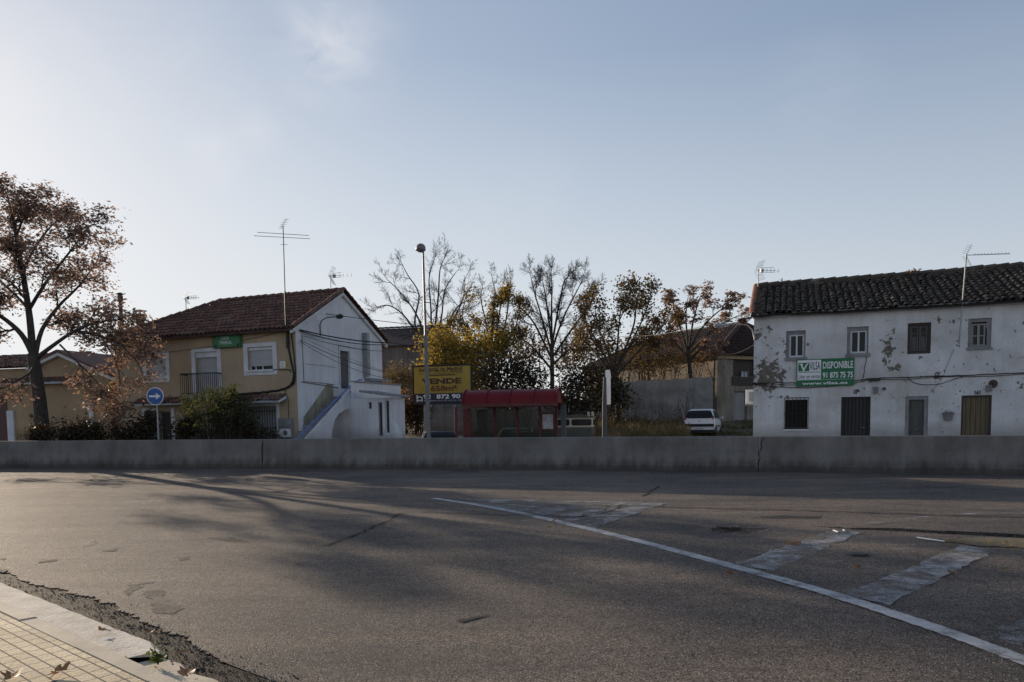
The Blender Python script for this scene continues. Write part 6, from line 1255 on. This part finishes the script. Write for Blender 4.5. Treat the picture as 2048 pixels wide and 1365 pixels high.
def spray_bush(name, label, cat, seed, D, base_px, tips, n, leafs, group, lsize=.13):
    """loose shrub of arching shoots with leaflets along them; tips are pixel boxes (x0,y0,x1,y1,weight,leaf index)"""
    rr = random.Random(seed); base = at(base_px, 880, D); base.z = .0; t = thing(name, label, cat, base, 0, group); st = MB(); lv = [MB() for _ in leafs]; tot = sum(q[4] for q in tips)
    for x0, y0, x1, y1, wt, li in tips:
        for k in range(int(n * wt / tot)):
            e = at(rr.uniform(x0, x1), rr.uniform(y0, y1), D + rr.gauss(0, .45)); r0 = Vector((base.x + (e.x - base.x) * .55 + rr.gauss(0, .12), D + rr.gauss(0, .25), .0)); mid = r0.lerp(e, .6) + Vector((0, 0, .18 + .2 * rr.random())); dr = (e - r0); tip = e + Vector((dr.x * .15, rr.gauss(0, .08), -.10 * rr.random()))
            P = catmull([r0, mid, e, tip], 5); st.tube(P, [.012 * (1 - i / len(P)) + .003 for i in range(len(P))], 3, False)
            for i in range(5, len(P)):
                for q in range(rr.choice((2, 3, 4))):
                    leaves(lv[li], [(P[i] + (P[i - 1] - P[i]) * rr.random(), Vector((0, 0, 1)))], 1, .035, lsize, rr, .42, .35)
    for m_ in lv + [st]: m_.v = [(x - base.x, y - base.y, z - base.z) for x, y, z in m_.v]
    st.build('stem', 'twig', t)
    for m_, lf_ in zip(lv, leafs): m_.build('foliage', lf_, t)
    return t
spray_bush('front_bush', 'large loose bush with yellow-green shoots painted as if sunlit before the ochre house', 'bush', 41, 28.4, 440, [(385, 820, 510, 872, 5, 0), (425, 790, 500, 850, 5, 0), (455, 780, 485, 800, 1, 0), (355, 785, 470, 825, 2.6, 1), (400, 775, 475, 800, 1.8, 1), (452, 768, 470, 790, .8, 1), (365, 800, 400, 850, 1.2, 1)], 250, ('leaf_green', 'leaf_lime'), gB)
bush('front_bush', 'low dark bush beside the trunk of the big left tree', 43, [(85, 868, 28.4, .55, .45), (70, 872, 28.4, .3, .3)], 'leaf_dark', 900, .11, .5, 5, ground=.1, group=gB)
bush('front_bush', 'wide dark bush right of the big left tree trunk', 44, [(140, 866, 28.4, .6, .45), (180, 862, 28.4, .6, .5), (160, 874, 28.4, .9, .3)], 'leaf_dark', 1900, .12, .5, 5, ground=.1, group=gB)
bush('front_bush', 'dark bush standing left of the blue arrow sign post', 45, [(285, 862, 28.4, .5, .55), (245, 868, 28.4, .6, .35), (300, 850, 28.4, .35, .4)], 'leaf_dark', 1700, .12, .5, 5, ground=.1, group=gB)
bush('front_bush', 'reddish dark bush between the dark doorway and the large bush', 46, [(368, 862, 28.4, .4, .5), (375, 848, 28.4, .3, .3)], 'leaf_dark', 900, .11, .5, 5, ground=.1, group=gB)
bush('front_bush', 'sparse shrub in front of the barred ground-floor window', 47, [(520, 868, 28.4, .5, .3), (545, 872, 28.4, .3, .2), (500, 862, 28.4, .3, .35)], 'leaf_dark', 420, .15, .3, 9, ground=.1, group=gB)
u, z = RH.hit(1828, 541, rid_v); q = RH.o + RH.ex * u + RH.ey * rid_v + Vector((0, 0, rid_z + .12)); t = thing('roof_weed', 'small dry plant growing on the ridge of the mossy roof', 'plant', q); mb = MB(); leaves(mb, [(Vector((rr.gauss(0, .16), rr.gauss(0, .08), .14)), Vector((0, 0, 1))) for k in range(22)], 4, .05, .11, rr, .5, .1); mb.build('foliage', 'leaf_rust', t); mb = MB()
for k in range(6): mb.tube([(0, 0, -.05), (rr.uniform(-.15, .15), rr.uniform(-.1, .1), .16)], .006, 3)
mb.build('stem', 'twig', t)
def grass(name, mat, n, xr, dr, h, seed, dens=None):
    rr = random.Random(seed); mb = MB()
    k = 0
    while k < n:
        D = rr.uniform(*dr); x = rr.uniform(xr[0], xr[1]); q = at(x, 850, D); 
        if noise.noise(Vector((q.x * .8, D * .8, seed))) < rr.uniform(-.5, .35): continue
        k += 1; z = gz(q.x, D); hh = h * rr.uniform(.3, 1.2) * (1 + .8 * noise.noise(Vector((q.x * .6, D * .6, 4)))); a = rr.uniform(0, 2 * pi); w = .012 + .012 * rr.random(); l = Vector((rr.gauss(0, .35), rr.gauss(0, .35), 0)) * hh
        s = Vector((cos(a) * w, sin(a) * w, 0)); b = Vector((q.x, D, z - .02)); mb.add([b - s, b + s, b + l * .4 + Vector((0, 0, hh * .6)) + s * .6, b + l + Vector((0, 0, hh)), b + l * .4 + Vector((0, 0, hh * .6)) - s * .6], [(0, 1, 2, 3, 4)])
    o = mb.build(name, mat); o['kind'] = 'stuff'; tag(o, *{'dry_grass': ('dry straw-coloured grass and weeds covering the lot before the grey wall', 'grass'), 'green_grass': ('short greenish grass on the lot round the white car', 'grass')}[name]); return o
grass('dry_grass', 'straw', 9000, (1195, 1380), (36, 44.5), .62, 3); grass('green_grass', 'grassgreen', 9000, (1180, 1530), (34, 46.5), .16, 5)
# stalks against the garden wall
t = thing('weed_stalks', 'tall dry weed stalks standing against the grey garden wall', 'weeds', at(1310, 860, 43.5) * Vector((1, 1, 0)) if False else Vector((at(1310, 860, 43.5).x, 43.5, gz(at(1310, 860, 43.5).x, 43.5)))); mb = MB(); lfm = MB()
for k in range(34):
    x = rr.uniform(-2.6, 2.3); h = rr.uniform(.6, 2.4); p = [Vector((x, rr.uniform(-.5, .4), -.1))]
    for j in range(4): p.append(p[-1] + Vector((rr.gauss(0, .08), rr.gauss(0, .05), h / 4)))
    mb.tube(p, [.016, .014, .01, .008, .004], 4); leaves(lfm, [(p[j], Vector((0, 0, 1))) for j in (2, 3, 4)], 4, .08, .12, rr, .4, .3)
mb.build('stem', 'twig', t); lfm.build('foliage', 'leaf_rust', t)
# ------------------------------------------------------------------ overhead cables
def cable(label, a, b, sag_, r=.012, mat='cable', name='overhead_cable', n=14, group='overhead cables'):
    a = Vector(a); b = Vector(b); mb = MB(); mb.tube([(b - a) * (i / n) + Vector((0, 0, -sag_ * 4 * (i / n) * (1 - i / n))) for i in range(n + 1)], r, 5)
    o = mb.build(name, mat); o.location = a; return tag(o, label, 'cable', group)
cn = LH.o + Vector((0, 0, 0))
def lhx(px, py, x=.06): q = LH.hitx(px, py, x); return LH.o + LH.ex * x + LH.ey * q[0] + Vector((0, 0, q[1]))
cable('cable running from the gable street lamp across to the trees', lhx(652, 628), at(1180, 668, 44), .25, .014)
cable('upper thick cable along the white gable eaves line towards the yard', lhx(600, 660), at(775, 686, 33), .10, .026)
cable('lower thick cable crossing the white gable to the yard wall', lhx(600, 662), at(772, 690, 33), .16, .018)
cable('cable passing behind the lamp post at mid height of the yellow shrub', at(772, 684, 33), at(1010, 706, 43), .15, .014)
cable('thin cable slanting down the white gable from the corner bracket', lhx(600, 680), at(770, 745, 31), .12, .012)
cable('second thin cable slanting down the gable just below the first', lhx(600, 683), at(772, 757, 32), .2, .010)
cable('pale thin wire crossing the upper gable door', lhx(604, 676), at(765, 742, 32), .05, .008, 'lightcable')
cable('short cable crossing the middle of the white gable', lhx(606, 672), at(768, 703, 33), .12, .010)
cable('cable reaching the left corner of the white terrace house', at(1180, 668, 44), RH.o + Vector((0, 0, RH.hit(1507, 624)[1])), .45, .014)
cable('slack grey wire from the terrace house corner to the sapling', at(1430, 700, 44), RH.o + Vector((0, 0, RH.hit(1507, 690)[1])), .3, .010)
cable('grey wire sloping from the sapling to the warehouse wall', at(1340, 752, 43.5), at(1470, 722, 45), .2, .010, 'lightcable')
cable('thin wire hanging along the top of the ochre front', LH.o + LH.ex * LH.hit(300, 708)[0] - LH.ey * .05 + Vector((0, 0, LH.hit(300, 708)[1])), LH.o + LH.ex * LH.hit(573, 662)[0] - LH.ey * .06 + Vector((0, 0, LH.hit(573, 662)[1])), .12, .008)
def wallcable(F, pix, r, label, name='wall_cable', off=-.03, mat='cable', k=5, wob=.012):
    P = catmull([Vector((F.hit(x, y)[0], off, F.hit(x, y)[1])) for x, y in pix], k); rr = random.Random(len(pix)); mb = MB(); mb.tube([p + Vector((rr.uniform(-wob, wob), 0, rr.uniform(-wob, wob))) for p in P], r, 5); o = mb.build(name, mat); o.location = F.o; o.rotation_euler = (0, 0, F.a); return tag(o, label, 'cable', 'cables fixed to the house fronts')
wallcable(LH, [(577, 664), (579, 700), (586, 735), (589, 752), (584, 768), (572, 777), (552, 782), (520, 786), (480, 789)], .045, 'thick black cable bundle curving down the ochre corner to the canopy')
wallcable(LH, [(584, 664), (588, 700), (592, 740), (590, 765), (578, 776), (560, 781)], .025, 'thinner cable beside the thick bundle on the ochre corner', off=-.05)
wallcable(LH, [(545, 739), (565, 740), (580, 740), (581, 745)], .016, 'short horizontal cable from the right window to the corner bundle')
wallcable(LH, [(570, 778), (577, 800), (578, 836)], .010, 'thin cable dropping from the canopy to the meter cabinet')
for k, (dz, lb, r) in enumerate(((0, 'upper black cable strung along the white terrace front', .015), (4, 'lower black cable just under the first on the white terrace front', .010))):
    wallcable(RH, [(1505, 767 + dz * .3), (1560, 766 + dz), (1620, 766 + dz), (1708, 762 + dz), (1740, 758 + dz * .5), (1800, 755 + dz), (1900, 752 + dz * .4), (1980, 749 + dz), (2048, 746 + dz * .5), (2120, 743)], r, lb)
wallcable(RH, [(1505, 769), (1530, 772), (1560, 774), (1600, 776), (1650, 774), (1700, 770), (1715, 764)], .012, 'slack black cable looping under the green sign')
wallcable(RH, [(1815, 756), (1828, 766), (1850, 770), (1880, 768), (1905, 760), (1925, 754)], .010, 'thin loop of cable sagging below the terrace cables')
wallcable(RH, [(1734, 711), (1730, 730), (1727, 750), (1725, 762)], .010, 'thin black cable dropping from the second window to the main cable')
wallcable(RH, [(1908, 698), (1898, 720), (1889, 745), (1878, 765), (1860, 785)], .006, 'thin grey line descending from the aerial foot', mat='lightcable')
mb = MB(); mb.box(-.17, .17, -.07, -.003, -.05, .06); o = mb.build('cable_bracket', 'darkmetal'); u, z = RH.hit(1748, 760); o.location = RH.o + RH.ex * u + Vector((0, 0, z)); o.rotation_euler = (0, 0, RH.a); tag(o, 'small dark cable bracket on the white terrace front above the grey box', 'bracket')
# ------------------------------------------------------------------ litter, leaves and weeds on the road
def leafshape(rr, s, lobes=5):
    """curled dry plane-tree leaf as a small bent fan"""
    mb = MB(); n = 22; rim = []
    for i in range(n):
        a = 2 * pi * i / n; r = s * (.55 + .45 * abs(cos(a * lobes / 2 + .3))) * rr.uniform(.8, 1.1); rim.append(Vector((cos(a) * r, sin(a) * r * .75, 0)))
    c1, c2 = rr.uniform(.3, .7), rr.uniform(0, 3)
    f = lambda v: Vector((v.x, v.y, .01 + c1 * (v.x * cos(c2) + v.y * sin(c2)) ** 2 / s + .25 * s * abs(noise.noise(v * (6 / s * .3)))))
    inn = [v * .5 for v in rim]; vs = [f(Vector((0, 0, 0)))] + [f(v) for v in inn] + [f(v) for v in rim]
    mb.add(vs, [(0, 1 + i, 1 + (i + 1) % n) for i in range(n)] + [(1 + i, 1 + n + i, 1 + n + (i + 1) % n, 1 + (i + 1) % n) for i in range(n)], True)
    mb.tube([f(Vector((0, 0, 0))), (-s * .6, -s * .3, .02), (-s * 1.2, -s * .4, .012)], .003, 4); return mb
rr = random.Random(77)
LV_ = [(120, 1347, .135, .075, 'curled dry leaf at the bottom edge of the block pavement'), (22, 1356, .135, .07, 'dry leaf in the bottom left corner of the block pavement'), (205, 1264, .07, .045, 'pale dry leaf lying on the light gutter strip'), (367, 1308, .05, .04, 'small tan leaf in the dark hollow beyond the gutter end'), (372, 1350, .13, .075, 'large tan leaf at the lower end of the kerb'),
       (302, 1266, .04, .04, 'flat reddish leaf in the rough strip by the gutter'), (878, 1073, .04, .055, 'pale leaf on the open asphalt left of the white line'), (1168, 1033, .04, .06, 'tan leaf at the bend of the road crack'), (1200, 1042, .04, .055, 'tan leaf just right of the crack bend'), (1105, 1045, .04, .06, 'brown leaf lying on the white edge line'), (1098, 1056, .04, .055, 'brown leaf just below the white edge line'),
       (1463, 1151, .04, .07, 'dark brown leaf touching the white line at mid road'), (1716, 1137, .04, .08, 'flat reddish leaf on the tarmac between the two right hatch bars'), (1830, 1132, .04, .06, 'brown leaf at the left edge of the right hatch bar'), (1786, 1164, .04, .045, 'small pale leaf on the lower part of the right hatch bar'), (1905, 1149, .04, .06, 'dark leaf right of the right hatch bar'),
       (2015, 1142, .04, .05, 'dark leaf near the right edge of the road'), (2020, 1242, .04, .04, 'small dark leaf at the lower right of the road'), (1060, 1149, .04, .045, 'dark leaf alone on the middle of the asphalt')]
for x, y, z, s, lb in LV_:
    o = leafshape(rr, s).build('fallen_leaf', 'dryleaf'); o.location = gr(x, y, z); o.rotation_euler = (rr.uniform(-.2, .2), rr.uniform(-.2, .2), rr.uniform(0, 6)); tag(o, lb, 'leaf', 'fallen leaves')
def lump(name, label, cat, x, y, sx, sy, sz, mat, rot=0, parts=3):
    rr = random.Random(int(x)); mb = MB(); pts = []
    for i in range(7): a = 2 * pi * i / 7; pts.append((cos(a) * sx * rr.uniform(.8, 1.1), sin(a) * sy * rr.uniform(.8, 1.1)))
    n = 7; vs = [(a, b, 0) for a, b in pts] + [(a * .97, b * .97, sz * rr.uniform(.7, 1)) for a, b in pts] + [(0, 0, sz)]
    mb.add(vs, [(i, (i + 1) % n, n + (i + 1) % n, n + i) for i in range(n)] + [(n + i, n + (i + 1) % n, 2 * n) for i in range(n)]); o = mb.build(name, mat); o.location = gr(x, y, RZ + .003); o.rotation_euler = (0, 0, rot); return tag(o, label, cat)
lump('brick_fragment', 'broken reddish brick piece on the road beside the left hatch bar', 'brick', 1590, 1090, .11, .06, .055, 'brickred', .3)
lump('dark_plate', 'flat dark plate lying on the road between two hatch bars', 'debris', 1718, 1110, .13, .09, .018, 'darkmetal', .1)
mb = MB(); P = [gr(x, y, RZ + .02) - gr(1860, 1080, RZ) for x, y in ((1834, 1075), (1852, 1078), (1868, 1080), (1889, 1083))]; mb.tube(P, [.007, .009, .008, .006], 6); o = mb.build('white_stick', 'white'); o.location = gr(1860, 1080, RZ); tag(o, 'thin white stick lying near the low lane step', 'stick')
P = [gr(x, y, RZ + .02) - gr(1678, 1062, RZ) for x, y in ((1667, 1061), (1676, 1064), (1690, 1063), (1687, 1060))]; mb = MB(); mb.tube(P, .012, 6); o = mb.build('white_scrap', 'white'); o.location = gr(1678, 1062, RZ); tag(o, 'bent white plastic scrap at the top of the left hatch bar', 'debris')
o0 = gr(1462, 1063, RZ); t = thing('twig_pile', 'flattened pile of twigs and bark on the dark asphalt right of the gore', 'twigs', o0); mb = MB(); lfm = MB()
for k in range(26): a = rr.gauss(.1, .5); c = Vector((rr.gauss(0, .17), rr.gauss(0, .12), .012 + .02 * rr.random())); d = Vector((cos(a), sin(a), rr.uniform(-.05, .05))) * rr.uniform(.06, .2); mb.tube([c - d, c + d], [.006, .003], 4)
leaves(lfm, [(Vector((rr.gauss(0, .16), rr.gauss(0, .1), .008)), Vector((0, 0, 1))) for k in range(14)], 2, .03, .04, rr, .6, .6); mb.build('twig', 'twig', t); lfm.build('leaf_litter', 'dryleaf', t)
# moss, soil and leaf crumbs gathered under the lane step
rr2 = random.Random(8); mb = MB()
for k in range(420):
    x = rr2.uniform(1880, 2200); y = 1078 + (x - 1880) * .045 + abs(rr2.gauss(0, 7)); c = gr(x, y, RZ + .004 + rr2.random() * .02); leaves(mb, [(c, Vector((0, 0, 1)))], 1, .02, .026, rr2, .6, .9)
o = mb.build('leaf_crumbs', 'leaf_olive'); o['kind'] = 'stuff'; tag(o, 'mossy leaf crumbs gathered below the low step at the right', 'leaf litter')
dent([(1880, 1083), (1960, 1074), (2060, 1078), (2250, 1088), (2250, 1110), (2060, 1096), (1960, 1092)], 'earth', 20)
q = gr(316, 1330, .02); t = thing('kerb_weed', 'small green weed growing at the broken end of the gutter', 'weed', q); mb = MB(); st = MB()
for k in range(7):
    e = Vector((rr.uniform(-.05, .05), rr.uniform(-.04, .04), rr.uniform(.05, .12))); st.tube([(0, 0, 0), e * .5 + Vector((0, 0, .01)), e], .003, 4); leaves(mb, [(e * f, Vector((0, 0, 1))) for f in (.5, .75, 1)], 4, .012, .035, rr, .6, -.2)
st.build('stem', 'twig', t); mb.build('foliage', 'weed', t)
